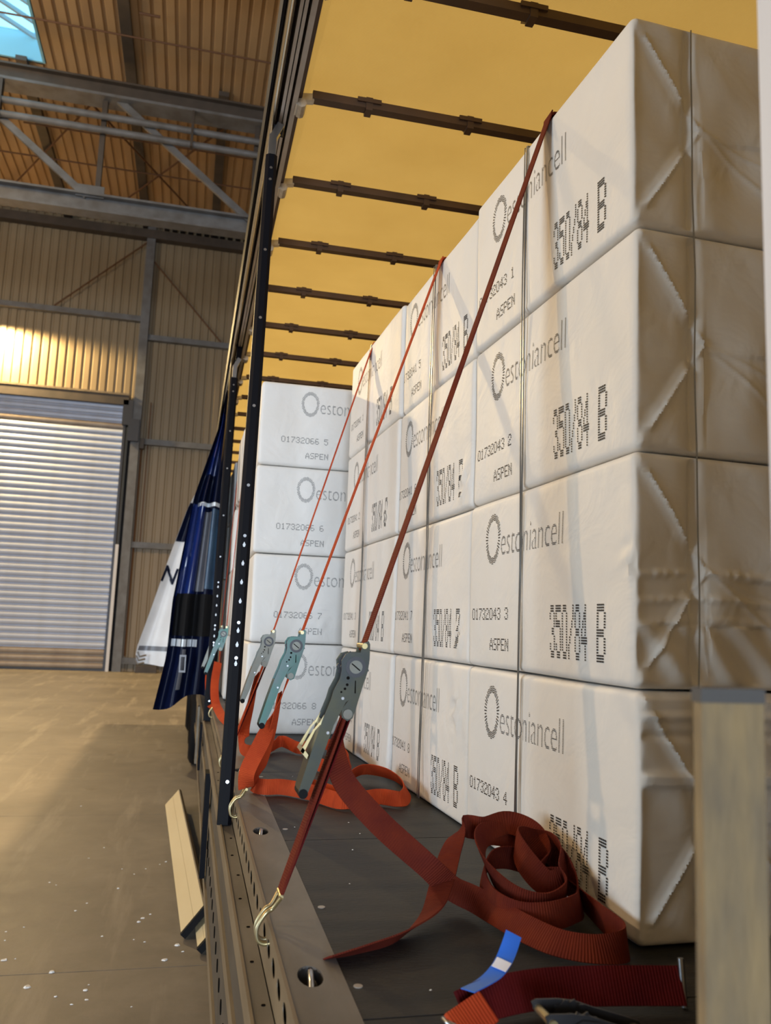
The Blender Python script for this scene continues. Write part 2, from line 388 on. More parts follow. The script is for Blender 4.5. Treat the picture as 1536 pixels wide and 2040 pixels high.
# roller shutter
door = empty('door_1', (-6.0, YW - 0.12, 0)); tag(door, 'closed grey roller shutter of narrow slats in the end wall', 'door', kind='structure')
prof = []
for k in range(7):
    a = k / 6; prof.append((-0.035 * math.sin(math.pi * a), 0.02 + 0.20 * a))
smb = MB().grid([[(xx, YW - 0.14 + d, z) for d, z in [(0.035, 0.0), (0.035, 0.03), (0.0, 0.035)] + prof[1:-1] + [(0.0, 0.215), (0.035, 0.22)]] for xx in (-11.2, -2.52)])
me_sl = smb.mesh('slat', (-6.86, YW - 0.14, 0)); setmat(me_sl, M_SLAT)
me_sd = me_sl.copy(); me_sd.materials.clear(); setmat(me_sd, M_SLATD)
for i in range(40):
    inst('slat', me_sd if (i < 3 or i == 36) else me_sl, (-6.86, YW - 0.14, 0.04 + i * 0.22), door)
MB().box(-11.3, -2.5, YW - 0.10, YW - 0.02, 0, 8.95).build('backing', M_DARKST, door)
MB().box(-11.3, -2.5, YW - 0.2, YW - 0.08, 0.0, 0.06).build('bottom_bar', M_DARKST, door)
MB().box(-2.58, -2.50, YW - 0.24, YW - 0.02, 0, 8.85).build('guide_rail', M_DARKST, door)
MB().box(-2.50, -2.40, YW - 0.26, YW - 0.02, 0, 4.1).build('guide_guard', M_PALE, door)
MB().box(-2.40, -2.31, YW - 0.20, YW - 0.02, 0, 8.2).build('guide_channel', M_BLACK, door)
MB().box(-11.3, -2.45, YW - 0.34, YW - 0.02, 8.78, 9.1).build('shutter_header', M_STEELD, door)
MB().box(-11.3, -2.45, YW - 0.36, YW - 0.02, 9.1, 9.17).build('drip_rail', M_RAILT, door)

# remaining hall walls
wl = MB().box(-22.3, -22, -20, -6.2, 0, 16).box(-22.3, -22, 4.2, 30, 0, 16).box(-22.3, -22, -6.2, 4.2, 6.6, 16).build('wall_left', M_PLASTER); tag(wl, 'plain side wall of the hall with an opening added for fill light', 'wall', kind='structure')  # opening cut to house the added side fill
wr = MB().box(26, 26.3, -20, 30, 0, 16).build('wall_right', M_PLASTER); tag(wr, 'plain side wall of the hall beyond the trailer', 'wall', kind='structure')
wf = MB().box(-22, -5.8, -20.3, -20, 0, 16).box(0.6, 26, -20.3, -20, 0, 16).box(-5.8, 0.6, -20.3, -20, 7.0, 16).build('wall_front', M_PLASTER)
tag(wf, 'hall wall with an open loading doorway', 'wall', kind='structure')

# roof
ZR = 15.3
SKX0, SKX1, SKY0, SKY1 = -7.6, -4.42, 13.6, 20.4
roof = MB().box(-22, SKX0, -20, 30, ZR + 0.08, ZR + 0.2).box(SKX1, 26, -20, 30, ZR + 0.08, ZR + 0.2).box(SKX0, SKX1, -20, SKY0, ZR + 0.08, ZR + 0.2).box(SKX0, SKX1, SKY1, 30, ZR + 0.08, ZR + 0.2).build('ceiling', M_ROOF)
tag(roof, 'brown corrugated steel roof of the hall', 'ceiling', kind='structure')
me_r = setmat(corrugated(YW - 13.0, 'y', 0.05), M_ROOF)
me_rs = setmat(corrugated(YW - SKY1 - 0.05, 'y', 0.05), M_ROOF)
i = 0
xx = SKX1 + 0.03
while xx < 4.5:
    inst('roof_sheet', me_r, (xx, 13.0, ZR), roof); xx += sheet_w
xx = SKX1 + 0.03 - sheet_w
while xx > -9.2:
    inst('roof_sheet', me_rs, (xx, SKY1 + 0.05, ZR), roof); xx -= sheet_w
for px_ in (-2.35, -4.95):
    MB().box(px_ - 0.13, px_ + 0.13, 13, 20 if px_ < -4 else YW, ZR - 0.14, ZR - 0.02).build('rafter', M_STEELD, roof) if px_ > -4 else MB().box(px_ - 0.13, px_ + 0.13, 20.2, YW, ZR - 0.14, ZR - 0.02).build('rafter', M_STEELD, roof)
MB().box(-0.05 - 0.13, -0.05 + 0.13, 20.2, YW, ZR - 0.14, ZR - 0.02).build('rafter', M_STEELD, roof)
for yy, z, a, b in ((18.3, 14.95, -7, 3), (22.6, 14.95, -5.3, 3), (24.3, 14.95, -7, 3)):
    MB().tube([(a, yy, z), (b, yy, z)], 0.022, 6).build('tie_rod', M_RUST, roof)
for a, b in (((-4.3, 16.9, 15.05), (-3.9, 16.9, 15.05)), ((-2.0, 17.6, 15.05), (-1.55, 17.6, 15.05))):
    MB().tube([a, b], 0.03, 6).build('hanger_bar', M_RUST, roof)
MB().box(-9, 5, 15.2, 15.6, 14.75, 15.28).build('roof_beam', M_STEELD, roof)
for a, b in (((-6.9, 27.5, 15.05), (-3.2, 21.0, 15.05)), ((-3.6, 27.5, 15.05), (0.3, 21.0, 15.05)), ((-0.3, 27.5, 15.05), (-3.6, 21.0, 15.05))):
    MB().tube([a, b], 0.03, 6).build('wind_brace', M_RUST, roof)

# roof light
sky = empty('window_1', ((SKX0 + SKX1) / 2, (SKY0 + SKY1) / 2, ZR)); tag(sky, 'raised roof light with white diagonal bars', 'skylight', kind='structure')
M_UP = mat('skylight_upstand_skylit', (0.22, 0.52, 0.68), 0.6)  # blue sky light on the upstand put into its base colour
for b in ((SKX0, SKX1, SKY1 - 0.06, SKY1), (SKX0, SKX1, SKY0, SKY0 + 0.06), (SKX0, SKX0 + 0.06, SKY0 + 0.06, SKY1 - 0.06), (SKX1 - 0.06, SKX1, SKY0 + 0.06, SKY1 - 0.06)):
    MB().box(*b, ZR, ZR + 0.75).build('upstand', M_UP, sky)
def pane_mat():
    m = bpy.data.materials.new('milky_skylight_pane'); m.use_nodes = True
    nt = m.node_tree; N = nt.nodes; L = nt.links; N.remove(N['Principled BSDF'])
    a = N.new('ShaderNodeBsdfTransparent'); b = N.new('ShaderNodeBsdfTranslucent'); mx = N.new('ShaderNodeMixShader'); mx.inputs[0].default_value = 0.35
    a.inputs[0].default_value = (0.95, 1, 1, 1); b.inputs[0].default_value = (0.9, 0.97, 1, 1)
    L.new(a.outputs[0], mx.inputs[1]); L.new(b.outputs[0], mx.inputs[2]); L.new(mx.outputs[0], N['Material Output'].inputs[0])
    return m
M_PANE = pane_mat()
for k in range(4):
    w_ = (SKX1 - SKX0 - 0.12) / 4
    MB().box(SKX0 + 0.06 + k * w_, SKX0 + 0.06 + (k + 1) * w_ - 0.03, SKY0 + 0.06, SKY1 - 0.06, ZR + 0.72, ZR + 0.735).build('pane', M_PANE, sky)
M_BAR = mat('skylight_bar_paint', (0.35, 0.45, 0.50), 0.6)
for k in range(6):
    y0 = SKY1 - 3.0 + k * 0.62
    MB().bar((SKX0 + 0.1, y0 - 2.6, ZR + 0.62), (SKX1 - 0.1, y0, ZR + 0.62), 0.07, 0.10).build('glazing_bar', M_BAR, sky)

# lattice truss
truss = empty('roof_truss', (-2, 20, 11.4)); tag(truss, 'dark steel lattice truss crossing under the hall roof', 'truss', kind='structure')
def ibeam(x0, x1, y, z0, z1, w, name, m):
    return MB().box(x0, x1, y - 0.03, y + 0.03, z0 + 0.05, z1 - 0.05).box(x0, x1, y - w / 2, y + w / 2, z0, z0 + 0.05).box(x0, x1, y - w / 2, y + w / 2, z1 - 0.05, z1).build(name, m, truss)
ibeam(-9.5, 5, 20, 14.38, 14.82, 0.34, 'top_chord', M_STEELD)
MB().box(-9.5, 5, 19.72, 20.28, 14.30, 14.37).build('top_flange', M_STEEL, truss)
ibeam(-9.5, 5, 20, 11.34, 11.80, 0.40, 'bottom_chord', M_STEEL)
for xv in (-6.55, -2.87, 0.85): MB().box(xv - 0.06, xv + 0.06, 19.93, 20.07, 11.8, 14.38).build('vertical', M_STEELD, truss)
for a, b in (((-6.4, 14.4), (-3.1, 11.75)), ((-2.6, 14.4), (0.78, 11.75))):
    MB().bar((a[0], 19.95, a[1]), (b[0], 19.95, b[1]), 0.10, 0.16).build('diagonal', M_STEEL, truss)
MB().box(-3.35, -2.7, 19.88, 19.92, 11.72, 12.02).build('gusset_plate', M_STEEL, truss)
for z in (13.80, 13.44):
    p = MB().tube([(-9, 19.8, z), (5, 19.8, z)], 0.085, 10).build('service_pipe', M_STEEL, smooth=True)
    tag(p, 'upper grey service pipe strung along the roof truss' if z > 13.6 else 'lower grey service pipe strung along the roof truss', 'pipe')
for xv in (-0.75, -5.2): MB().box(xv - 0.03, xv + 0.03, 19.70, 19.9, 13.35, 14.3).build('pipe_hanger', M_STEELD, truss)

# ------------------------------------------------------------------ trailer
Y0, Y1 = 0.62, 13.25
XR = 2.62
trailer = empty('trailer', (1.4, 6.9, 0)); tag(trailer, 'curtain sided lorry trailer with yellow tarpaulin roof and dark plywood deck', 'trailer')
TP = trailer
seams = [Y0, 1.262, 2.28, 3.30, 4.32, 5.34, 6.36, 7.38, 8.4, 9.4, 10.4, 11.4, 12.4, Y1]
for a, b in zip(seams[:-1], seams[1:]):
    MB().box(0.287, XR, a + 0.002, b - 0.002, DECK - 0.028, DECK).build('deck_panel', M_DECK, TP)
MB().box(0.30, XR - 0.02, Y0, Y1, DECK - 0.22, DECK - 0.03).build('deck_frame', M_DARKST, TP)
# steel edge strip with recessed lashing pans
def plate_with_holes(x0, x1, z, ya, yb, holes, hx, hy, thick, nh=16):
    """flat plate in XY at height z (top), elliptical holes at (x,y)"""
    mb = MB(); cur = ya
    for hxp, hyp in holes:
        a, b = hyp - hy * 1.5, hyp + hy * 1.5
        if a > cur: mb.add([(x0, cur, z), (x1, cur, z), (x1, a, z), (x0, a, z)], [(0, 1, 2, 3)])
        ring = circle(hxp, hyp, 1.0, nh); ring = [(hxp + (p - hxp) * hx, hyp + (q - hyp) * hy) for p, q in ring]
        outer = []
        for p, q in ring:
            dx, dy = p - hxp, q - hyp
            tx = ((x1 - hxp) / dx) if dx > 1e-9 else ((x0 - hxp) / dx if dx < -1e-9 else 1e9)
            ty = ((b - hyp) / dy) if dy > 1e-9 else ((a - hyp) / dy if dy < -1e-9 else 1e9)
            t = min(tx, ty); outer.append((hxp + dx * t, hyp + dy * t))
        n = nh
        vs = [(p, q, z) for p, q in outer] + [(p, q, z) for p, q in ring] + [(p, q, z - thick) for p, q in ring]
        fs = [(k, (k + 1) % n, n + (k + 1) % n, n + k) for k in range(n)] + [(n + k, n + (k + 1) % n, 2 * n + (k + 1) % n, 2 * n + k) for k in range(n)]
        cs = [(x0, a, z), (x1, a, z), (x1, b, z), (x0, b, z)]
        mb.add(vs, fs)
        # corner triangles
        for c in cs:
            best = sorted(range(n), key=lambda k: (outer[k][0] - c[0]) ** 2 + (outer[k][1] - c[1]) ** 2)[:2]
            mb.add([c, (*outer[best[0]], z), (*outer[best[1]], z)], [(0, 1, 2)])
        cur = b
    mb.add([(x0, cur, z), (x1, cur, z), (x1, yb, z), (x0, yb, z)], [(0, 1, 2, 3)])
    return mb
pans = [(0.232, 1.42 + 0.96 * k) for k in range(12)]
plate_with_holes(0.188, 0.286, DECK + 0.001, Y0, Y1, pans, 0.021, 0.042, 0.004).build('edge_strip', M_RAIL, TP, recalc=False)
for hx_, hy_ in pans[:8]:
    rows = []
    for j in range(5):
        rr = math.cos(j / 4 * math.pi / 2 * 0.96); dz = -0.024 * math.sin(j / 4 * math.pi / 2)
        rows.append([(hx_ + 0.0215 * rr * math.cos(k * math.pi / 10), hy_ + 0.0425 * rr * math.sin(k * math.pi / 10), DECK + dz) for k in range(21)])
    pan = MB().grid(rows).build('lashing_pan', M_DARKST, TP, smooth=True)
    MB().tube([(hx_ - 0.004, hy_ - 0.040, DECK - 0.010), (hx_ - 0.002, hy_ - 0.026, DECK - 0.003), (hx_ + 0.004, hy_ + 0.026, DECK - 0.003), (hx_ + 0.006, hy_ + 0.040, DECK - 0.010)], 0.0055, 8).build('lashing_ring', M_CHROME, pan, smooth=True)
MB().box(0.200, 0.286, Y0, Y1, DECK - 0.14, DECK - 0.03).build('edge_beam', M_RAIL, TP)
# perforated inner flange (vertical plate with oval holes)
def flange():
    mb = MB(); z0, z1 = DECK - 0.088, DECK + 0.006; X = 0.1855; zc = DECK - 0.030
    cur = Y0; y = 0.66
    def f(a, b): return (X, a, b)
    n = 16
    while y < 8.0:
        a, b = y - 0.034, y + 0.034
        if a > cur: mb.add([f(cur, z0), f(a, z0), f(a, z1), f(cur, z1)], [(0, 1, 2, 3)])
        ring = [(y + 0.026 * math.cos(2 * math.pi * k / n), zc + 0.015 * math.sin(2 * math.pi * k / n)) for k in range(n)]
        outer = []
        for p, q in ring:
            dx, dz = p - y, q - zc
            tx = ((b - y) / dx) if dx > 1e-9 else ((a - y) / dx if dx < -1e-9 else 1e9)
            tz = ((z1 - zc) / dz) if dz > 1e-9 else ((z0 - zc) / dz if dz < -1e-9 else 1e9)
            t = min(tx, tz); outer.append((y + dx * t, zc + dz * t))
        mb.add([f(*p) for p in outer] + [f(*p) for p in ring] + [(X + 0.0012, p, q) for p, q in ring],
               [(k, (k + 1) % n, n + (k + 1) % n, n + k) for k in range(n)] + [(n + k, n + (k + 1) % n, 2 * n + (k + 1) % n, 2 * n + k) for k in range(n)])
        for c in ((a, z0), (b, z0), (b, z1), (a, z1)):
            best = sorted(range(n), key=lambda k: (outer[k][0] - c[0]) ** 2 + (outer[k][1] - c[1]) ** 2)[:2]
            mb.add([f(*c), f(*outer[best[0]]), f(*outer[best[1]])], [(0, 1, 2)])
        cur = b; y += 0.088
    mb.add([f(cur, z0), f(Y1, z0), f(Y1, z1), f(cur, z1)], [(0, 1, 2, 3)])
    mb.add([(X, Y0, z1), (X + 0.006, Y0, z1), (X + 0.006, Y1, z1), (X, Y1, z1)], [(0, 1, 2, 3)])
    mb.add([(X + 0.006, Y0, z1), (X + 0.006, Y0, z1 - 0.008), (X + 0.006, Y1, z1 - 0.008), (X + 0.006, Y1, z1)], [(0, 1, 2, 3)])
    return mb
fl = flange().build('perforated_flange', M_RAILT, TP, recalc=False)
MB().box(0.1970, 0.1995, Y0, 8.2, DECK - 0.088, DECK - 0.002).build('flange_hole_shade', M_VOID, TP)  # added dark strip, stands for the shade behind the flange holes
# outer ledge and side rave
MB().box(0.150, 0.184, Y0, Y1, DECK - 0.098, DECK - 0.090).build('ledge', M_RAIL, TP)
MB().box(0.1445, 0.150, Y0, Y1, DECK - 0.135, DECK - 0.084).build('ledge_lip', M_RAILT, TP)
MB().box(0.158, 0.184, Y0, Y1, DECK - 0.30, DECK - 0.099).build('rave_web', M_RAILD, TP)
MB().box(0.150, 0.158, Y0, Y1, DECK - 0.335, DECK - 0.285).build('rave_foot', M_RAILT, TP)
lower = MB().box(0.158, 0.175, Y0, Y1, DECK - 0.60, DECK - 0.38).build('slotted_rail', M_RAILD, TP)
me_slot = setmat(MB().prism([(0.022 * math.cos(2 * math.pi * k / 12), 0.018 * math.sin(2 * math.pi * k / 12)) for k in range(12)], lambda a, b, t: (t, a, b), -0.002, 0.002).mesh('slot'), M_VOID)
for k in range(26): inst('slot', me_slot, (0.1575, 1.6 + k * 0.14, DECK - 0.47), lower)
MB().box(0.150, 0.162, Y0, Y1, DECK - 0.66, DECK - 0.605).build('rail_foot', M_RAILT, TP)
MB().box(0.20, 0.22, Y0, Y1, DECK - 0.62, DECK - 0.10).build('side_shield', M_DARKST, TP)
for k in range(9):
    yk = 2.0 + k * 1.2
    MB().box(0.176, 0.20, yk, yk + 0.06, DECK - 0.62, DECK - 0.30).build('side_bracket', M_DARKST, TP)
MB().box(0.126, 0.150, 4.02, 4.14, 0.56, DECK - 0.13).build('hanging_stake', M_BLACK, TP)
MB().box(0.128, 0.144, 6.0, 6.12, 0.70, DECK - 0.14).build('hanging_stake', M_BLACK, TP)
MB().box(0.126, 0.142, 7.2, 7.32, 0.55, DECK - 0.14).build('hanging_stake', M_RAILT, TP)
bolt = setmat(MB().prism(circle(0, 0, 0.004, 8), lambda a, b, t: (a, b, t), 0, 0.0012).mesh('bolt'), M_VOID)
for k in range(14): inst('bolt', bolt, (0.166 + 0.006 * (k % 2), 1.35 + 0.19 * k, DECK - 0.090), TP)
screw = setmat(MB().prism(circle(0, 0, 0.0075, 14), lambda a, b, t: (a, b, t), 0, 0.0012).mesh('deck_screw'), M_ALU)
for sx, sy in ((0.302, 1.374), (0.302, 1.75), (0.302, 2.18), (0.302, 2.40), (0.302, 3.2), (0.302, 3.42), (0.60, 2.25), (0.9, 1.3)):
    inst('deck_screw', screw, (sx, sy, DECK), TP)
# wheels
def wheel(x0, yc, r=0.50, w=0.28):
    prof = [(0, r * 0.60), (0.0, r * 0.86), (0.03, r * 0.97), (0.07, r), (w - 0.07, r), (w - 0.03, r * 0.97), (w, r * 0.86), (w, r * 0.60)]
    rows = [[(x0 + a, yc + b * math.cos(2 * math.pi * k / 36), r + b * math.sin(2 * math.pi * k / 36)) for a, b in prof] for k in range(37)]
    t = MB().grid(rows).build('tyre', M_RUBBER, TP, smooth=True, weld=True)
    rp = [(0.06, 0.02), (0.02, 0.09), (0.03, 0.16), (0.10, 0.24), (0.03, r * 0.60)]
    MB().grid([[(x0 + a, yc + b * math.cos(2 * math.pi * k / 24), r + b * math.sin(2 * math.pi * k / 24)) for a, b in rp] for k in range(25)]).build('wheel_rim', M_ALU, t, smooth=True, weld=True)
for yc in (10.6, 11.9, 13.75): wheel(0.10 if yc < 13 else 0.06, yc)
MB().box(0.4, 2.3, 10.3, 14.0, 0.5, 0.9).build('chassis', M_DARKST, TP)
MB().box(0.75, 1.95, Y0, 13.6, 0.62, DECK - 0.22).build('chassis_beam', M_DARKST, TP)
# end frame next to the camera and bulkhead at the far end
MB().box(0.512, XR, Y0 - 0.015, Y0 + 0.015, DECK, 3.95).build('bulkhead', M_BULK, TP)
MB().box(0.504, 0.530, Y0 - 0.03, Y0 + 0.02, 0.9, 3.95).build('corner_pillar', M_PALE, TP)
MB().box(0.16, XR, Y1, Y1 + 0.06, DECK, 3.95).build('bulkhead', M_NAVY, TP)
MB().box(XR, XR + 0.02, Y0, Y1, 0.95, 3.95).build('unseen_far_curtain', M_NAVY, TP)  # unseen far side curtain, added to keep light from leaking in
# roof: tarpaulin, rails, bows
rows = []
for k in range(80):
    y = Y0 + (Y1 - Y0) * k / 79
    row = []
    for j in range(16):
        x = 0.296 + (XR - 0.296) * j / 15
        row.append((x, y, 3.915 + 0.006 * math.cos((y - 2.456) / 0.67 * 2 * math.pi) * min(1, j) - 0.004 * noise.noise((x * 1.5, y * 1.5, 0))))
    rows.append(row)
MB().grid(rows).build('roof_tarpaulin', M_TARP, TP, smooth=True)
MB().box(0.166, 0.176, Y0, Y1, 3.785, 3.93).build('rail_gasket', M_BLACK, TP)
MB().tube([(0.194, Y0, 3.795), (0.194, Y1, 3.795)], 0.0150, 16).build('curtain_tube', M_TUBE, TP, smooth=True)
MB().box(0.178, 0.300, Y0, Y1, 3.86, 3.93).build('roof_rail', M_BOW, TP)
MB().box(0.222, 0.234, Y0, Y1, 3.785, 3.86).build('runner_track', M_ALU, TP)
MB().box(0.238, 0.250, Y0, Y1, 3.785, 3.86).build('runner_track', M_ALU, TP)
MB().box(0.262, 0.282, Y0, Y1, 3.795, 3.86).build('runner_track', M_ALU, TP)
MB().box(0.282, 0.300, Y0, Y1, 3.82, 3.86).build('tarpaulin_hem', M_BOW, TP)
clip = MB().box(-0.014, 0.014, -0.026, 0.026, -0.026, 0.03).box(-0.050, 0.050, 0.018, 0.030, -0.004, 0.024).box(-0.050, 0.050, -0.030, -0.021, 0.006, 0.024)
clip.bar((0, 0.024, -0.01), (0.008, 0.085, 0.04), 0.026, 0.012)
me_clip = setmat(clip.mesh('bow_clip'), M_BOW)
brk = MB().box(0.276, 0.300, -0.036, 0.036, 3.79, 3.87).tube([(0.30, -0.04, 3.80), (0.30, 0.04, 3.80)], 0.02, 8).bar((0.285, 0, 3.84), (0.35, 0, 3.85), 0.032, 0.03).tube([(0.285, -0.03, 3.825), (0.285, 0.03, 3.825)], 0.016, 8)
me_brk = setmat(brk.mesh('bow_bracket'), M_ALUB)
for k in range(17):
    y = 1.78 + 0.672 * k
    if y > Y1 - 0.2: break
    b = MB().box(0.345, XR - 0.02, y - 0.021, y + 0.021, 3.842, 3.876).build('roof_bow', M_BOW, TP)
    for cx_ in (0.58, 1.02, 1.46, 1.9): inst('bow_clip', me_clip, (cx_, y, 3.856), b)
    inst('bow_bracket', me_brk, (0, y, 0), b)
# sliding posts
def post(bx, by, tx, ty, zt=3.72, z0=DECK - 0.09, w=0.046, d=0.05):
    a = Vector((bx, by, z0)); b = Vector((tx, ty, zt)); u = (b - a).normalized()
    r = Vector((1, 0, 0)); r = (r - u * r.dot(u)).normalized(); f = u.cross(r)
    if f.y > 0: f = -f
    def F(p, q, t): return a + u * t + r * p + f * q
    L_ = (b - a).length; mb = MB()
    poly = [(-w / 2, -d / 2), (w / 2, -d / 2), (w / 2, d / 2 - 0.01), (w / 2 - 0.012, d / 2), (-w / 2 + 0.012, d / 2), (-w / 2, d / 2 - 0.01)]
    mb.prism(poly, F, 0, L_ - 0.12)
    p = mb.build('side_post', M_BLACK, TP)
    ro = MB(); ts = [L_ * q for q in (0.93, 0.91, 0.79, 0.68, 0.545, 0.43, 0.36, 0.245, 0.20, 0.05)]
    for t in ts:
        c = [F(0.006 * math.cos(2 * math.pi * k / 8), 0.006 * math.sin(2 * math.pi * k / 8), 0) for k in range(8)]
        vs = [a + u * (t + 0.006 * math.sin(2 * math.pi * k / 8)) + r * (0.006 * math.cos(2 * math.pi * k / 8)) + f * (d / 2 + 0.003) for k in range(8)]
        vs2 = [v - f * 0.006 for v in vs]
        MB().add(vs + vs2, [tuple(range(8))] + [(k, (k + 1) % 8, 8 + (k + 1) % 8, 8 + k) for k in range(8)]).build('rivet', M_CHROME, p)
    for t in [L_ * q for q in (0.345, 0.32, 0.295, 0.27, 0.232, 0.214, 0.19)]:
        vs = []
        for (pp, tt) in ((-0.003, 0), (-0.0052, 0.008), (0, 0.019), (0.0052, 0.008), (0.003, 0)):
            vs.append(a + u * (t + tt) + r * pp + f * (d / 2 + 0.0015))
        vs2 = [v - f * 0.004 for v in vs]
        MB().add(vs + vs2, [tuple(range(5))] + [(k, (k + 1) % 5, 5 + (k + 1) % 5, 5 + k) for k in range(5)]).build('keyhole', M_REFL, p)
    # roller head
    h = MB()
    top = F(0, 0, L_ - 0.12)
    h.bar(top, top + u * 0.10, 0.030, 0.036, f).bar(top + u * 0.09, top + u * 0.16 + Vector((0.03, 0, 0)), 0.03, 0.03, f)
    h.build('roller_bracket', M_CHROME, p)
    MB().bar(top + u * 0.14 + Vector((0.02, 0, 0)), Vector((0.236, ty + 0.12, 3.80)), 0.04, 0.03, f).build('roller_arm', M_BLACK, p)
    return p
post(0.158, 2.86, 0.200, 3.20, 3.72)
post(0.168, 5.75, 0.205, 6.05, 3.62, w=0.058)

# ------------------------------------------------------------------ pulp bales
FONT = {'0': '01110 10001 10001 10001 10001 10001 01110', '1': '00100 01100 00100 00100 00100 00100 01110', '2': '01110 10001 00001 00110 01000 10000 11111',
        '3': '01110 10001 00001 00110 00001 10001 01110', '4': '00010 00110 01010 10010 11111 00010 00010', '5': '11111 10000 11110 00001 00001 10001 01110',
        '6': '01110 10000 10000 11110 10001 10001 01110', '7': '11111 00001 00010 00100 00100 01000 01000', '8': '01110 10001 10001 01110 10001 10001 01110',
        '/': '00001 00001 00010 00100 01000 10000 10000', 'A': '00100 01010 01010 10001 11111 10001 10001', 'B': '11110 10001 10001 11110 10001 10001 11110',
        'S': '01111 10000 10000 01110 00001 00001 11110', 'P': '11110 10001 10001 11110 10000 10000 10000', 'E': '11111 10000 10000 11110 10000 10000 11111',
        'N': '10001 11001 10101 10101 10011 10001 10001', ' ': '00000 00000 00000 00000 00000 00000 00000'}
def dot_cells(text, s0, z0, width, height, sub=1, fw=0.8, fh=0.7):
    """cells (s_centre, z_centre, half width, half height) of dot matrix print"""
    n = len(text) * 6 - 1; ps = width / n; pz = height / 7; out = []
    for i, ch in enumerate(text):
        for r_, row in enumerate(FONT[ch].split()):
            for c_, bit in enumerate(row):
                if bit == '1':
                    for q in range(sub):
                        out.append((s0 + (i * 6 + c_ + 0.5) * ps, z0 + height - (r_ + (q + 0.5) / sub) * pz, ps * fw / 2, pz / sub * fh / 2))
    return out
def font_cells(text, s0, z0, width, ps, pz, fw=0.82, fh=0.62, weight=-0.012, tall=1.0):
    cu = bpy.data.curves.new('text_outline', 'FONT'); cu.body = text; cu.size = 1.0; cu.offset = weight; cu.space_character = 1.0 if tall > 1 else 1.15
    ob = bpy.data.objects.new('text_outline', cu); C.objects.link(ob)
    bpy.context.view_layer.update()
    me = bpy.data.meshes.new_from_object(ob); me.calc_loop_triangles()
    V_ = np.array([v.co[:2] for v in me.vertices]); T_ = np.array([t.vertices[:] for t in me.loop_triangles])
    bpy.data.objects.remove(ob); bpy.data.curves.remove(cu); bpy.data.meshes.remove(me)
    x0, x1 = V_[:, 0].min(), V_[:, 0].max(); k = width / (x1 - x0)
    V_ = (V_ - [x0, 0]) * [k, k * tall]
    zs = np.arange(V_[:, 1].min(), V_[:, 1].max() + pz, pz); xs = np.arange(0, width, ps)
    X, Z = np.meshgrid(xs + ps / 2, zs + pz / 2); ins = np.zeros(X.shape, bool)
    for t in T_:
        a, b, c = V_[t]
        if max(a[0], b[0], c[0]) < 0: continue
        d1 = (X - b[0]) * (a[1] - b[1]) - (a[0] - b[0]) * (Z - b[1])
        d2 = (X - c[0]) * (b[1] - c[1]) - (b[0] - c[0]) * (Z - c[1])
        d3 = (X - a[0]) * (c[1] - a[1]) - (c[0] - a[0]) * (Z - a[1])
        ins |= ~(((d1 < 0) | (d2 < 0) | (d3 < 0)) & ((d1 > 0) | (d2 > 0) | (d3 > 0)))
    return [(s0 + x, z0 + z, ps * fw / 2, pz * fh / 2) for x, z in zip(X[ins], Z[ins])]
def ring_cells(sc, zc, a, b):
    out = []
    for k in range(46):
        t = 2 * math.pi * k / 46
        for q in (0.80, 0.88, 0.96, 1.04) if k % 3 else (0.84, 0.92, 1.0):
            j = 1 + 0.03 * math.sin(3 * t)
            out.append((sc + a * q * j * math.cos(t), zc + b * q * math.sin(t), 0.0016, 0.0017))
    return out
WORD = font_cells('estoniancell', 0, 0, 0.352, 0.0022, 0.0036, weight=-0.016, tall=1.5)

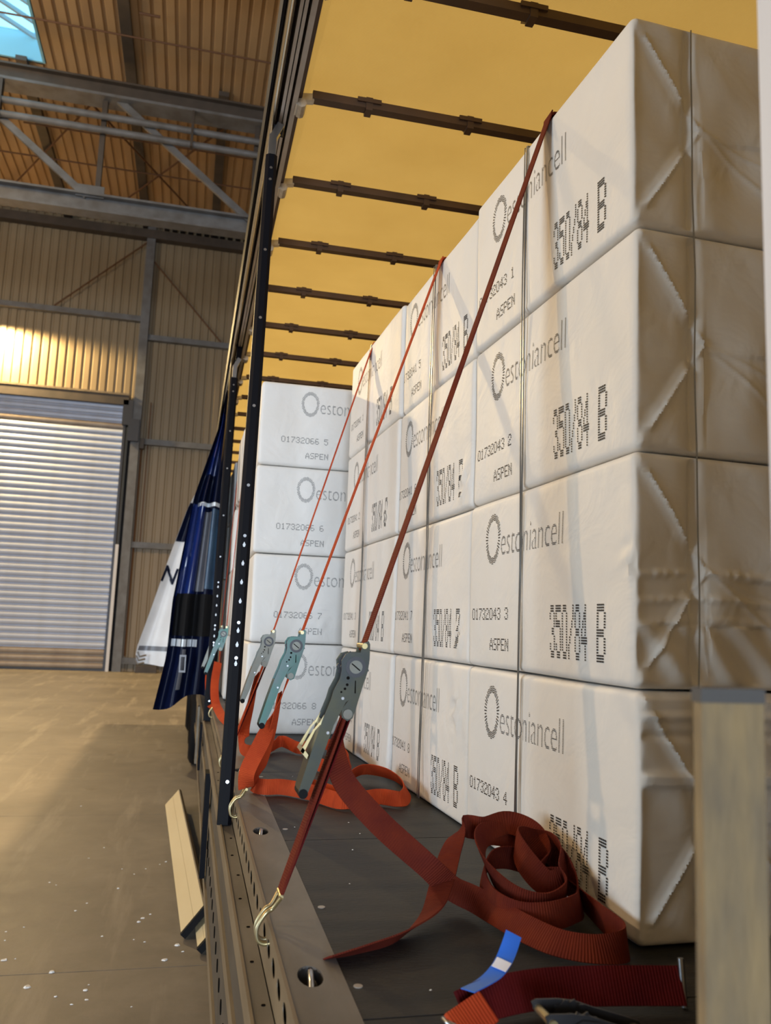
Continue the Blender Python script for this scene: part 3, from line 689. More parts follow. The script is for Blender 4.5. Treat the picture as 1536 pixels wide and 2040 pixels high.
class Bale:
    """box L x D x H; e_s along the printed face, e_d into the load; crease ridges on the end faces"""
    def __init__(s, origin, es, ed, L, D, H, seed, wire_s=None, end='none', ns=40, nd=24, nz=26, lump=0.004, dents=(), bulge=0.004):
        s.o = Vector(origin); s.es = Vector(es).normalized(); s.ed = Vector(ed).normalized(); s.L, s.D, s.H = L, D, H
        s.seed = seed; s.wire_s = wire_s; s.end = end; s.ns, s.nd, s.nz = ns, nd, nz; s.lump = lump; s.dents = dents; s.bulge = bulge; s.r = 0.017
    def world(s, p): return s.o + s.es * p[0] + s.ed * p[1] + Vector((0, 0, 1)) * p[2]
    def edge(s, a, A, b, B, m=0.03):
        e = min(a, A - a, b, B - b) / m
        e = max(0, min(1, e)); return e * e * (3 - 2 * e)
    def front(s, a, z):
        w = s.edge(a, s.L, z, s.H)
        k = s.seed * 7.31
        d = s.bulge * math.sin(math.pi * a / s.L) * math.sin(math.pi * z / s.H)
        d += 0.0022 * noise.noise((a * 5 + k, z * 6, k)) + 0.0012 * noise.noise((a * 14 + k, z * 5, 3 + k))
        if s.wire_s is not None: d -= 0.0045 * math.exp(-((a - s.wire_s) / 0.012) ** 2)
        d *= w
        for (ca, cz, ra, rz, amp) in s.dents:
            q = ((a - ca) / ra) ** 2 + ((z - cz) / rz) ** 2
            if q < 4: d += math.exp(-q) * amp * (0.4 + 1.6 * noise.noise((a * 60 + k, z * 34, 0)))
        return d
    def endf(s, b, z):
        if s.end == 'none':
            return 0.003 * noise.noise((b * 7 + s.seed, z * 7, 5)) * s.edge(b, s.D, z, s.H)
        k = s.seed * 3.7; H = s.H; ap = (0.165, H * 0.5)
        d = 0.004 * noise.noise((b * 5 + k, z * 5, k)) + 0.005 * noise.noise((b * 11 + z * 9 + k, z * 4 - b * 3, 2 * k))
        def seg(p, q):
            px, pz = b - p[0], z - p[1]; qx, qz = q[0] - p[0], q[1] - p[1]
            t = max(0, min(1, (px * qx + pz * qz) / (qx * qx + qz * qz)))
            return math.hypot(px - qx * t, pz - qz * t)
        segs = [((0, 0), ap), ((0, H), ap), (ap, (0.40, H * 0.12)), (ap, (0.36, H * 0.34))]
        d += max((0.0050 if i < 2 else 0.0035) * math.exp(-(seg(p, q) / 0.0036) ** 2) for i, (p, q) in enumerate(segs))
        # the folded flap stands a little proud of the triangle inside it
        if b < ap[0]:
            h = abs(z - H / 2) / (H / 2); t = b / ap[0]
            ins = (1 - t) - h
            d -= 0.006 * max(0, min(1, ins / 0.15))
        # tuck hanging below the apex
        if b > ap[0]:
            d += 0.007 * math.sin((b - ap[0]) * 30 + k) * math.exp(-((z - H * 0.33) / (H * 0.22)) ** 2)
            if z > H * 0.46: d += 0.006 * max(0, min(1, (b - 0.18) / 0.16))
        d -= 0.013 * math.exp(-((b - 0.136) / 0.010) ** 2) + 0.006 * math.exp(-((b - 0.136) / 0.03) ** 2)
        if s.end == 'glued':
            for zz, am in ((0.47, 0.007), (0.36, 0.006), (0.27, 0.004)):
                d += am * math.exp(-((z - H * zz - 0.01 * math.sin(b * 9)) / 0.007) ** 2) * (0.75 + 0.5 * noise.noise((b * 80, z * 20, 0)))
            if z < H * 0.27: d += 0.006 * math.sin(b * 60 + z * 50)
        if s.end == 'folded':
            for zz, am in ((0.97, 0.004), (0.9, 0.007), (0.82, -0.006), (0.66, 0.010), (0.63, 0.008)):
                d += am * math.exp(-((z - H * zz) / 0.008) ** 2)
        return d * s.edge(b, s.D, z, H, 0.02)
    def lines(s, A, n):
        r = s.r; e = [0, r * 0.3, r * 0.65, r, r * 1.8]
        m = [e[-1] + (A - 2 * e[-1]) * k / n for k in range(1, n)]
        return e + m + [A - q for q in reversed(e)]
    def shift(s, p):
        a, b, z = p; out = Vector((0, 0, 0))
        if b == 0: out.y -= s.front(a, z)
        if a == s.L: out.x += s.endf(b, z)
        if a == 0: out.x -= 0.004 * noise.noise((b * 6 + s.seed, z * 8, 9)) * s.edge(b, s.D, z, s.H)
        q = [max(s.r, min(A - s.r, v)) for v, A in zip(p, (s.L, s.D, s.H))]
        v = Vector(p) - Vector(q)
        base = Vector(q) + (v.normalized() * s.r if v.length > 1e-9 else Vector((0, 0, 0)))
        l = noise.noise_vector(Vector((a * 2.6, b * 2.6, z * 2.6)) + Vector((s.seed * 5.1, 0, 0))) * s.lump
        l.z *= 0.35
        return base + out + l
    def mesh(s):
        Ls, Ld, Lz = s.lines(s.L, s.ns), s.lines(s.D, s.nd), s.lines(s.H, s.nz)
        mb = MB()
        def G(U, V_, f): mb.grid([[s.world(s.shift(f(u, v))) for v in V_] for u in U])
        G(Ls, Lz, lambda u, v: (u, 0, v)); G(Ls, Lz, lambda u, v: (u, s.D, v))
        G(Ld, Lz, lambda u, v: (0, u, v)); G(Ld, Lz, lambda u, v: (s.L, u, v))
        G(Ls, Ld, lambda u, v: (u, v, 0)); G(Ls, Ld, lambda u, v: (u, v, s.H))
        return mb
    def surf(s, a, z, off=0.0012):
        p = s.shift((a, 0, z)); p.y -= off; return s.world(p)
    def cells(s, cells):
        mb = MB()
        for a, z, ha, hz in cells:
            if not (0.01 < a < s.L - 0.01 and 0.01 < z < s.H - 0.01): continue
            mb.add([s.surf(a + i, z + j) for i, j in ((-ha, -hz), (ha, -hz), (ha, hz), (-ha, hz))], [(0, 1, 2, 3)])
        return mb
    def build(s, label, group, code=None, grade=True, off=0.0, ring=True):
        o = s.mesh().build('pulp_bale', M_PAPER, smooth=True, weld=True)
        tag(o, label, 'bale', group)
        if code:
            s.cells(ring_cells(0.183 + off, 0.352, 0.046, 0.066)).build('logo_ring', M_INK, o, recalc=False)
            s.cells([(a + 0.240 + off, z + 0.303, p, q) for a, z, p, q in WORD]).build('name_print', M_INK, o, recalc=False)
            s.cells(dot_cells(code[:8], 0.033 + off, 0.130, 0.206, 0.033)).build('number_print', M_INK, o, recalc=False)
            s.cells(dot_cells(code[9], 0.267 + off, 0.130, 0.022, 0.033)).build('serial_digit', M_INK, o, recalc=False)
            s.cells(dot_cells('ASPEN', 0.168 + off, 0.048, 0.125, 0.033)).build('species_print', M_INK, o, recalc=False)
            if grade: s.cells(dot_cells('350/84', 0.531 + off, 0.043, 0.172, 0.122, sub=3, fw=0.9, fh=0.62)).build('grade_print', M_INK, o, recalc=False)
            if grade: s.cells(dot_cells('B', 0.742 + off, 0.043, 0.036, 0.122, sub=3, fw=0.9, fh=0.62)).build('grade_letter', M_INK, o, recalc=False)
        return o

dl = Vector((-0.03716, 0.99931, 0)); nl = Vector((0.99931, 0.03716, 0))
A0 = Vector((0.838, 1.451, DECK))
HB = 0.468
POS = ['bottom bale', 'third bale down', 'second bale down', 'topmost bale']
UN = [('nearest stack', 0.0, 0.885, 0.0, 0.0), ('middle stack', 0.895, 0.80, 0.004, -0.010), ('rear stack of the row', 1.705, 0.925, -0.002, 0.0)]
CODE = ['01732043', '01732041', '01732041']; NUM = [[4, 3, 2, 1], [8, 7, 6, 5], [4, 3, 2, 1]]
GRP = ['bales of the nearest stack', 'bales of the middle stack', 'bales of the rear stack']
ROWZ = [0, 0.468, 0.936, 1.412]; ROWH = [0.464, 0.464, 0.472, 0.476]
for ui, (nm, u0, Lb, sh, dz) in enumerate(UN):
    for k in range(4):
        hh = ROWH[k] + (dz if k == 3 else 0)
        off_in = sh + random.uniform(-0.004, 0.004) + (0.004 if k == 0 else 0)
        og = A0 + dl * (u0 + Lb) + nl * off_in + Vector((0, 0, ROWZ[k] + 0.001))
        dents = ()
        if ui == 1 and k == 0: dents = ((0.70, 0.33, 0.05, 0.08, 0.010),)
        if ui == 1 and k == 1: dents = ((0.72, 0.07, 0.03, 0.05, 0.014),)
        if ui == 1 and k == 2: dents = ((0.74, 0.08, 0.04, 0.06, 0.012),)
        if ui == 2 and k == 2: dents = ((0.78, 0.06, 0.06, 0.05, 0.008),)
        if ui == 0 and k == 1: dents = ((0.86, 0.25, 0.03, 0.05, 0.007),)
        b = Bale(og, -dl, nl, Lb, 0.62, hh, ui * 10 + k + 1, wire_s=Lb - 0.52 if ui == 0 else Lb - 0.45, end=('folded', 'glued', 'fold', 'fold')[k] if ui == 0 else 'none',
                 nd=120 if ui == 0 else 14, nz=84 if ui == 0 else 26, ns=44, dents=dents)
        mark = '%s %d' % (CODE[ui], NUM[ui][k])
        b.build('white pulp bale marked %s, %s of the %s' % (mark, POS[k], nm), GRP[ui], code=mark, off=0.0 if ui == 0 else (Lb - 0.885) * 0.6)
# stacks standing across, printed side towards the camera
XF = 0.305
for k in range(4):
    b = Bale((XF + random.uniform(-0.006, 0.01), 4.40, DECK + 0.001 + ROWZ[k]), (1, 0, 0), (0, 1, 0), 0.88, 0.60, ROWH[k] - (0.015 if k == 3 else 0), 50 + k, ns=40, nd=16, nz=26,
             dents=((0.40, 0.09, 0.14, 0.03, 0.006), ) if k == 1 else ())
    mark = '01732066 %d' % (8 - k)
    b.build('bluish white pulp bale marked %s, %s of the stack facing the camera' % (mark, POS[k]), 'bales of the stack facing the camera', code=mark, grade=False, off=0.085)
ORD = ['first', 'second', 'third', 'fourth', 'fifth', 'sixth']
for j in range(5):
    for k in range(4):
        b = Bale((XF - 0.012 + random.uniform(-0.02, 0.015), 5.03 + 0.62 * j, DECK + 0.005 + ROWZ[k]), (1, 0, 0), (0, 1, 0), 0.88, 0.60, ROWH[k], 70 + j * 4 + k, ns=8, nd=10, nz=10, lump=0.008)
        b.build('pulp bale seen edge on, %s of the %s stack beyond the crosswise' % (POS[k], ORD[j]), 'bales of the edge on stacks')
# binding wires
def wire_bundle(u, label, group, wob, ztop, extra=0.0):
    mb = MB()
    for q in range(3):
        pts = []
        for i in range(25):
            z = DECK + 0.01 + (ztop - 0.01) * i / 24
            du = wob * math.sin(i * 0.37 + q) * 0.5 + wob * math.sin(i * 0.17 + 2 * q)
            p = A0 + dl * (u + du + (q - 1) * 0.0035) + nl * (-0.0065 - 0.001 * q + extra)
            pts.append((p.x, p.y, z))
        p2 = A0 + dl * u + nl * 0.05; pts.append((p2.x, p2.y, DECK + ztop + 0.006)); p3 = A0 + dl * u + nl * 0.55; pts.append((p3.x, p3.y, DECK + ztop + 0.007))
        mb.tube(pts, 0.0017, 6)
    o = mb.build('binding_wire', M_WIRE, smooth=True); tag(o, label, 'wire', group); return o
wire_bundle(0.522, 'twisted steel binding wires down the face of the nearest stack', 'binding wires', 0.006, 1.885)
wire_bundle(1.300, 'twisted steel binding wires down the face of the middle stack', 'binding wires', 0.012, 1.878, 0.002)
wire_bundle(2.235, 'twisted steel binding wires down the face of the rear stack', 'binding wires', 0.012, 1.885)
ew = MB().tube([(0.838 + 0.1365 + 0.0015 * math.sin(i), 1.4520 + 0.002 * math.sin(i * 1.7), DECK + 0.01 + 1.87 * i / 20) for i in range(21)], 0.0016, 6).build('binding_wire', M_WIRE, smooth=True)
tag(ew, 'single dark wire pinching the folded ends of the nearest stack', 'wire', 'binding wires')

# ------------------------------------------------------------------ ratchet straps
HANDLE = [(-0.007, 0.03), (-0.022, 0.0259), (-0.0307, 0.0119), (-0.0289, -0.0063), (-0.0318, -0.0245), (-0.0438, -0.0483), (-0.0485, -0.0664), (-0.064, -0.1079), (-0.083, -0.1683), (-0.096, -0.2139), (-0.1044, -0.2434), (-0.1001, -0.2573), (-0.091, -0.2583), (-0.0861, -0.2487), (-0.0684, -0.2034), (-0.0493, -0.1451), (-0.0396, -0.1165), (-0.0294, -0.0948), (-0.0175, -0.0713), (0.0006, -0.0564), (0.013, -0.0362), (0.0199, -0.0214), (0.0227, 0.0025), (0.0143, 0.0206)]
BASE = [(0.0262, 0.0533), (0.014, 0.0482), (0.0101, 0.0297), (-0.0013, 0.0293), (-0.0208, 0.0013), (-0.0025, -0.0274), (0.0022, -0.0492), (-0.0243, -0.0858), (-0.0235, -0.1019), (-0.012, -0.109), (-0.001, -0.1034), (0.0055, -0.0817), (0.0186, -0.0342), (0.0269, -0.0084), (0.0297, 0.0174), (0.0294, 0.0469)]
PAWL = [(-0.0599, -0.0971), (-0.0693, -0.1133), (-0.0814, -0.1276), (-0.1048, -0.1684), (-0.0912, -0.1841), (-0.0797, -0.1612), (-0.0654, -0.1168)]
def ratchet(parent, F, m, pawl=True, name='ratchet'):
    """F(a, b, t): profile plane a, b and width t in metres from the drum centre"""
    hw = 0.030
    body = MB()
    for t0, t1 in ((-hw + 0.004, -hw + 0.007), (hw - 0.007, hw - 0.004)): body.prism(BASE, F, t0, t1)
    R = body.build(name, m, parent)
    h = MB()
    for t0, t1 in ((-hw - 0.001, -hw + 0.002), (hw - 0.002, hw + 0.001)): h.prism(HANDLE, F, t0, t1)
    # web of the handle along its back edge
    back = HANDLE[7:11]
    for (a0, b0), (a1, b1) in zip(back[:-1], back[1:]):
        h.prism([(a0, b0), (a1, b1), (a1 + 0.002, b1 + 0.0008), (a0 + 0.002, b0 + 0.0008)], F, -hw + 0.002, hw - 0.002)
    h.build('handle', m, R)
    MB().prism(circle(-0.0955, -0.2505, 0.0095, 14), F, -hw - 0.003, hw + 0.003).build('grip_bar', M_RUBBER, R)
    g = MB()
    for t0, t1 in ((-hw + 0.008, -hw + 0.011), (hw - 0.011, hw - 0.008)):
        gear = []
        for k in range(26):
            rr = 0.031 if k % 2 else 0.0265
            gear.append((rr * math.cos(2 * math.pi * k / 26), rr * math.sin(2 * math.pi * k / 26)))
        g.prism(gear, F, t0, t1)
    g.build('gear', M_DARKST, R)
    MB().prism(circle(0, 0, 0.0135, 18), F, -hw - 0.004, hw + 0.004).build('spindle', M_RATCH_GREY, R)
    for tt in (-hw - 0.0045, hw + 0.0037): MB().prism([(-0.010, 0.006), (0.008, -0.008), (0.0095, -0.006), (-0.0085, 0.008)], F, tt, tt + 0.0008).build('spindle_slot', M_VOID, R)
    for a0 in (0.25 * math.pi,):
        MB().prism(circle(0, 0, 0.021, 24), F, -hw - 0.0024, -hw - 0.001).build('washer', M_DARKST, R)
    MB().prism(circle(-0.0126, -0.0946, 0.0098, 16), F, -hw - 0.003, hw + 0.003).build('anchor_pin', M_RATCH_GREY, R)
    MB().prism(circle(0.0175, 0.043, 0.006, 12), F, -hw, hw).build('guide_pin', M_GOLD, R)
    for c in ((-0.0244, -0.0633), (-0.0518, -0.1318)):
        MB().prism(circle(c[0], c[1], 0.003, 10), F, -hw - 0.003, -hw - 0.0005).build('rivet', M_CHROME, R)
    for c, rr in (((-0.015, -0.0223), 0.0036), ((-0.0163, -0.0359), 0.0030), ((-0.0206, -0.0442), 0.0028), ((-0.0278, -0.0507), 0.0022)):
        MB().prism(circle(c[0], c[1], rr, 8), F, -hw - 0.0016, -hw - 0.0008).build('stamped_hole', M_VOID, R)
    MB().prism([(-0.0005, -0.0274), (0.0015, -0.0274), (0.0024, -0.0528), (-0.0006, -0.0528)], F, -hw - 0.0016, -hw - 0.0008).build('stamped_slot', M_VOID, R)
    if pawl:
        p = MB()
        for t0, t1 in ((-hw + 0.003, -hw + 0.006), (hw - 0.006, hw - 0.003)):
            p.prism([PAWL[0], PAWL[1], PAWL[2], PAWL[3], (PAWL[3][0] + 0.006, PAWL[3][1] - 0.006), (-0.077, -0.1276), (-0.0654, -0.1150)], F, t0, t1)
        p.prism([PAWL[3], PAWL[4], (PAWL[4][0] + 0.003, PAWL[4][1] + 0.008), (PAWL[3][0] + 0.004, PAWL[3][1] + 0.008)], F, -hw + 0.003, hw - 0.003)
        p.build('release_pawl', M_GOLD, R)
    return R
def hook(parent, H, up):
    """claw hook gripping the perforated flange at H"""
    up = Vector(up).normalized(); mb = MB()
    X = 0.1855
    for s_ in (-1, 1):
        y = H.y + s_ * 0.012
        p0 = Vector((H.x + 0.012, y * 1.0, H.z)) + up * 0.052; p0.y = H.y + s_ * 0.022
        pts = [p0, Vector((H.x + 0.006, y, H.z)) + up * 0.028, Vector((X - 0.006, y, DECK + 0.022)), Vector((X - 0.020, y, DECK - 0.002)), Vector((X - 0.018, y, DECK - 0.024)), Vector((X - 0.006, y, DECK - 0.032)), Vector((X + 0.010, y, DECK - 0.030))]
        mb.tube(catmull(pts, 5), 0.0042, 8)
    a = Vector((H.x + 0.012, H.y - 0.026, H.z)) + up * 0.052; b = a.copy(); b.y = H.y + 0.026
    mb.tube([a, b], 0.0045, 8)
    return mb.build('hook', M_GOLD, parent, smooth=True)
YV = (0, 1, 0)
def strap(H, T, m, m_web, label, group, detail=True, pawl=True, lower=None, tail=None, tailm=None, over=0.5, drum=None):
    H = Vector(H); T = Vector(T); u = (T - H).normalized()
    root = empty('ratchet_strap', H); tag(root, label, 'strap', group)
    t_d = 0.262
    D = H + (T - H) * t_d if drum is None else Vector(drum)
    ang = 0.0
    def F(a, b, t): return D + Vector((a * math.cos(ang) - b * math.sin(ang), t, a * math.sin(ang) + b * math.cos(ang)))
    R = ratchet(root, F, m, pawl)
    top = D + Vector((0.0175, 0, 0.035))
    e = T + Vector((0.012, 0, 0.008))
    ribbon([top, top.lerp(T, 0.33), top.lerp(T, 0.66), T - u * 0.03, T + Vector((0.004, 0, 0.003)), e + Vector((0.05, 0, 0.004)), e + Vector((over, 0.0, 0.006))], [YV] * 7, 0.048).build('upper_webbing', m_web, root)
    pin = D + Vector((-0.0126, 0, -0.0946))
    hk = H + u * 0.052 + Vector((0.012, 0, 0))
    if lower is None:
        ribbon([pin, pin.lerp(hk, 0.5), hk], [YV] * 3, 0.048, 0.005).build('lower_webbing', m_web, root)
        ribbon([pin + Vector((0.012, 0.006, 0)), pin.lerp(hk, 0.5) + Vector((0.009, 0.006, 0)), hk + Vector((0.003, 0.004, 0))], [YV] * 3, 0.046, 0.003).build('lower_webbing', M_STRAPD, root)
    else:
        ribbon(*lower(pin, hk), 0.05).build('lower_webbing', m_web, root)
    hook(root, H, u)
    if tail: ribbon(tail[0], tail[1], 0.05, n=7, bow=0.004).build('loose_tail', tailm or m_web, root)
    return root

# nearest strap with its loose tail piled against the nearest stack
U_ = (0, 0, 1)
tp = [(0.330, 1.735, 1.545), (0.318, 1.735, 1.50), (0.316, 1.742, 1.456), (0.340, 1.75, 1.393), (0.412, 1.73, 1.317), (0.502, 1.69, 1.244), (0.560, 1.70, 1.195), (0.598, 1.665, 1.182),
      (0.618, 1.59, 1.180), (0.638, 1.505, 1.180), (0.672, 1.435, 1.178), (0.725, 1.398, 1.178), (0.782, 1.402, 1.178), (0.806, 1.445, 1.180), (0.800, 1.515, 1.188)]
tw = [(0.2, 1, 0), (0.5, 0.9, 0), (0.8, 0.5, 0.1), (0.8, 0.2, 0.5), (0.6, 0, 0.8), (0.5, -0.3, 0.8), (0.3, -0.2, 0.9), (0.4, 0.1, 0.9),
      (0.6, 0.25, 0.75), (0.6, 0.35, 0.7), (0.45, 0.6, 0.65), (0.1, 0.7, 0.7), (0, 0.45, 0.9), (0, 0.1, 1), (-0.1, 0, 1)]
def loop(cx_, cy_, cz_, rx, ry, rise, a0, a1, n, tilt):
    for k in range(n):
        a = math.radians(a0 + (a1 - a0) * k / (n - 1)); c, q = math.cos(a), math.sin(a)
        tp.append((cx_ + rx * c, cy_ + ry * q, cz_ + rise * q + 0.010 * math.sin(2 * a + 9 * rx * 20))); tw.append((tilt * c + 0.2 * math.sin(2 * a + 40 * cz_), tilt * q * 0.8, 1))
loop(0.708, 1.640, 1.207, 0.092, 0.120, 0.020, -15, 330, 11, -0.25)      # big lower turn
loop(0.712, 1.690, 1.240, 0.084, 0.125, 0.035, -20, 300, 10, 0.35)       # upper turn, raised at the back
loop(0.752, 1.690, 1.255, 0.046, 0.075, 0.026, -60, 290, 9, -0.3)        # small ring beside the bale
loop(0.700, 1.735, 1.262, 0.072, 0.090, 0.030, -70, 110, 5, 0.5)         # topmost turn
tp += [(0.632, 1.845, 1.278), (0.590, 1.795, 1.245), (0.540, 1.70, 1.205), (0.490, 1.610, 1.178), (0.410, 1.530, 1.165), (0.331, 1.492, 1.160), (0.267, 1.472, 1.157)]
tw += [(0.5, -0.1, 0.8), (0.9, -0.35, 0.35), (0.95, -0.25, 0.25), (0.75, -0.5, 0.45), (0.4, -0.6, 0.65), (0.2, -0.75, 0.6), (0.2, -0.85, 0.45)]
strap((0.178, 1.67, DECK + 0.004), (0.817, 1.846, 3.036), M_RATCH, M_STRAP, 'rust red ratchet strap nearest the camera, olive ratchet, tail piled on the deck', 'ratchet straps', tail=(tp, tw), drum=(0.340, 1.722, 1.634))
# second strap, teal ratchet, broad twisted lower webbing
def low2(pin, hk):
    P = [pin, pin.lerp(hk, 0.35), pin.lerp(hk, 0.6) + Vector((-0.01, -0.02, 0)), pin.lerp(hk, 0.82) + Vector((-0.022, -0.03, -0.005)), hk]
    return P, [YV, (0.35, 0.9, 0), (0.8, -0.1, -0.5), (0.75, -0.2, -0.6), (0.7, 0.5, -0.4)]
s2p = [(0.300, 2.70, 1.50), (0.285, 2.72, 1.38), (0.262, 2.80, 1.25), (0.255, 2.90, 1.180), (0.285, 2.86, 1.178), (0.345, 2.862, 1.177), (0.427, 2.769, 1.177), (0.505, 2.63, 1.177), (0.575, 2.70, 1.185), (0.570, 2.90, 1.19), (0.66, 3.06, 1.20), (0.735, 2.97, 1.20), (0.748, 2.78, 1.19), (0.705, 2.655, 1.178), (0.64, 2.69, 1.178), (0.57, 2.66, 1.178), (0.50, 2.75, 1.176), (0.43, 2.9, 1.176)]
s2w = [(0.3, 0.9, 0), (0.5, 0.8, 0.1), (0.7, 0.3, 0.5), (0.3, 0, 1), (0, 0.2, 1), (0, 0.25, 1), (0.1, 0.35, 0.95), (0, 0.5, 0.85), (-0.4, 0.2, 0.9), (0.3, 0.2, 0.9), (0, -0.6, 0.8), (-0.5, -0.2, 0.8), (-0.4, 0.5, 0.75), (0, 0.6, 0.8), (0, 0.5, 0.85), (0.2, 0.4, 0.9), (0.3, 0.2, 0.9), (0.3, 0.2, 0.9)]
strap((0.183, 2.71, DECK + 0.004), (0.789, 2.70, 3.020), M_RATCH_TEAL, M_STRAP2, 'orange ratchet strap with teal tinted ratchet, second from the camera', 'ratchet straps', pawl=False, lower=low2, tail=(s2p, s2w), drum=(0.341, 2.708, 1.648))
s3p = [(0.30, 3.63, 1.50), (0.285, 3.70, 1.36), (0.27, 3.76, 1.24), (0.262, 3.70, 1.185), (0.30, 3.64, 1.178), (0.39, 3.76, 1.178), (0.45, 3.86, 1.19), (0.515, 3.72, 1.180), (0.60, 3.80, 1.19), (0.665, 3.60, 1.20), (0.665, 3.35, 1.18), (0.57, 3.25, 1.178), (0.50, 3.4, 1.178)]
s3w = [(0.3, 0.9, 0), (0.6, 0.7, 0), (0.7, 0.2, 0.6), (0.2, 0, 1), (0, 0.2, 1), (0.2, -0.1, 1), (0, 0.4, 0.9), (0, 0.3, 0.95), (0, 0.4, 0.9), (-0.4, 0, 0.9), (-0.2, 0.3, 0.95), (0, 0.4, 0.9), (0.2, 0.2, 0.9)]
strap((0.183, 3.60, DECK + 0.004), (0.755, 3.68, 3.030), M_RATCH_GREY, M_STRAP2, 'orange ratchet strap with grey ratchet, just beyond the near black post', 'ratchet straps', pawl=False, tail=(s3p, s3w), drum=(0.339, 3.625, 1.640))
s4p = [(0.20, 5.44, 1.46), (0.185, 5.35, 1.34), (0.19, 5.22, 1.24), (0.215, 5.0, 1.19), (0.235, 4.75, 1.18), (0.25, 4.6, 1.175)]
s4w = [(0.9, 0.3, 0), (0.95, 0.1, 0), (0.9, 0, 0.3), (0.8, 0.2, 0.5), (0.3, 0.2, 0.9), (0.2, 0.2, 0.9)]
strap((0.186, 5.46, DECK + 0.004), (0.298, 5.47, 3.02), M_RATCH_TEAL, M_STRAP2, 'orange ratchet strap with pale teal ratchet showing past the near black post', 'ratchet straps', pawl=False, tail=(s4p, s4w), drum=(0.222, 5.46, 1.64))
s5p = [(0.19, 6.1, 1.46), (0.165, 6.0, 1.34), (0.17, 5.9, 1.24), (0.18, 5.75, 1.17), (0.21, 5.6, 1.18)]
s5w = [(0.9, 0.3, 0), (0.95, 0.1, 0), (0.9, 0, 0.3), (0.8, 0.2, 0.5), (0.3, 0.2, 0.9)]
strap((0.181, 6.13, DECK + 0.004), (0.292, 6.15, 3.02), M_RATCH_GREY, M_STRAP2, 'orange ratchet strap with pale grey ratchet, farthest along the rail', 'ratchet straps', pawl=False, tail=(s5p, s5w), drum=(0.215, 6.13, 1.64))

# loose strap lying on the deck at the near end, with its ratchet and blue label
ls = empty('ratchet_strap', (0.6, 1.24, DECK)); tag(ls, 'loose maroon strap with blue label lying on the deck edge, ratchet under it', 'strap', 'ratchet straps')
ribbon([(0.425, 1.222, 1.170), (0.475, 1.238, 1.178), (0.560, 1.250, 1.182), (0.657, 1.245, 1.183), (0.785, 1.228, 1.183)], [(0.2, 0.6, 0.75)] * 2 + [(0.1, 0.5, 0.85)] * 3, 0.055, 0.006).build('doubled_webbing', M_STRAPD, ls)
ribbon([(0.400, 1.180, 1.166), (0.428, 1.195, 1.172), (0.458, 1.205, 1.182)], [(-0.38, 0.55, 0.52)] * 3, 0.046, 0.006).build('stitched_loop', M_STRAP2, ls)
MB().tube(catmull([(0.408, 1.222, 1.156), (0.392, 1.208, 1.168), (0.390, 1.19, 1.172), (0.40, 1.178, 1.170)], 5), 0.004, 8).build('end_ring', M_CHROME, ls, smooth=True)
MB().tube([(0.788, 1.226, 1.152), (0.788, 1.236, 1.220)], 0.005, 8).build('end_pin', M_CHROME, ls, smooth=True)
tg = ribbon([(0.432, 1.222, 1.198), (0.462, 1.240, 1.200), (0.488, 1.258, 1.205), (0.508, 1.276, 1.214), (0.522, 1.290, 1.226), (0.535, 1.302, 1.244)],
            [(0.6, -0.75, 0.1), (0.7, -0.65, 0.1), (0.85, -0.5, 0), (0.9, -0.3, 0), (0.95, -0.2, 0), (0.97, -0.1, 0)], 0.026, 0.0012, n=6)
tgo = tg.build('blue_label', M_BLUETAG, ls); tgo['label'] = 'bright blue paper label'
ribbon([(0.4945, 1.2610, 1.2095), (0.502, 1.2675, 1.2130), (0.5085, 1.2735, 1.2165)], [(0.85, -0.45, 0), (0.88, -0.38, 0), (0.9, -0.3, 0)], 0.024, 0.0008, n=4).build('label_print', M_WHITETAG, tgo)
Dl = Vector((0.545, 1.105, DECK + 0.040))
def FL(a, b, t): return Dl + Vector((-b * 0.98, 0.10 * b - t * 0.94, a + 0.30 * t * 0))
ratchet(ls, FL, M_DARKST, False)

# ------------------------------------------------------------------ side curtains
def sheet(parent, name, m, zf, plan, t0, t1, z0f, z1f, nt=40, nz=18, off=0.0):
    """plan(t, z) -> (x, y); rows from z0f(t) to z1f(t)"""
    rows = []
    for i in range(nz + 1):
        row = []
        for j in range(nt + 1):
            t = t0 + (t1 - t0) * j / nt
            z = z0f(t) + (z1f(t) - z0f(t)) * i / nz
            x_, y_ = plan(t, z); row.append((x_, y_ - off, z))
        rows.append(row)
    back = [[(a, b + 0.004, c) for a, b, c in r] for r in rows]
    mb = MB().grid(rows).grid(back)
    return mb.build(name, m, parent, smooth=True, recalc=False)
def interp(x, xs, ys): return float(np.interp(x, xs, ys))
cur = empty('side_curtain', (0.0, 6.9, 1.0)); tag(cur, 'dark blue trailer curtain bunched up at the side rail, strap and buckle hanging', 'curtain')
def plan_b(t, z):
    xl = interp(z, [1.05, 1.45, 1.86, 2.65, 3.25, 3.75], [-0.215, -0.145, -0.130, -0.030, 0.13, 0.19]); xr = 0.185
    if t <= 1: return xr + (xl - xr) * t, 6.50 + 0.05 * math.sin(t * 2 * math.pi * 2.5 + 0.4 * z) + 0.06 * t
    q = t - 1; return xl + 0.05 * q + 0.03 * math.sin(q * 9), 6.55 + 1.8 * q + 0.05 * math.sin(2.5 * 2 * math.pi)
zb = lambda t: 1.135 - 0.05 * min(1, max(0, t)) + 0.05 * math.sin(min(t, 1) * 5.5)
sheet(cur, 'curtain_fold', M_NAVY, None, plan_b, 0, 2, zb, lambda t: 3.78, nt=90, nz=30)
c_ = lambda v: (lambda t: v)
sheet(cur, 'grey_panel', M_GREYV, None, plan_b, 0.30, 0.50, c_(1.94), c_(2.56), 12, 12, 0.008)
sheet(cur, 'slate_panel', M_TEALB, None, plan_b, 0.06, 0.29, c_(1.96), c_(2.58), 12, 12, 0.007)
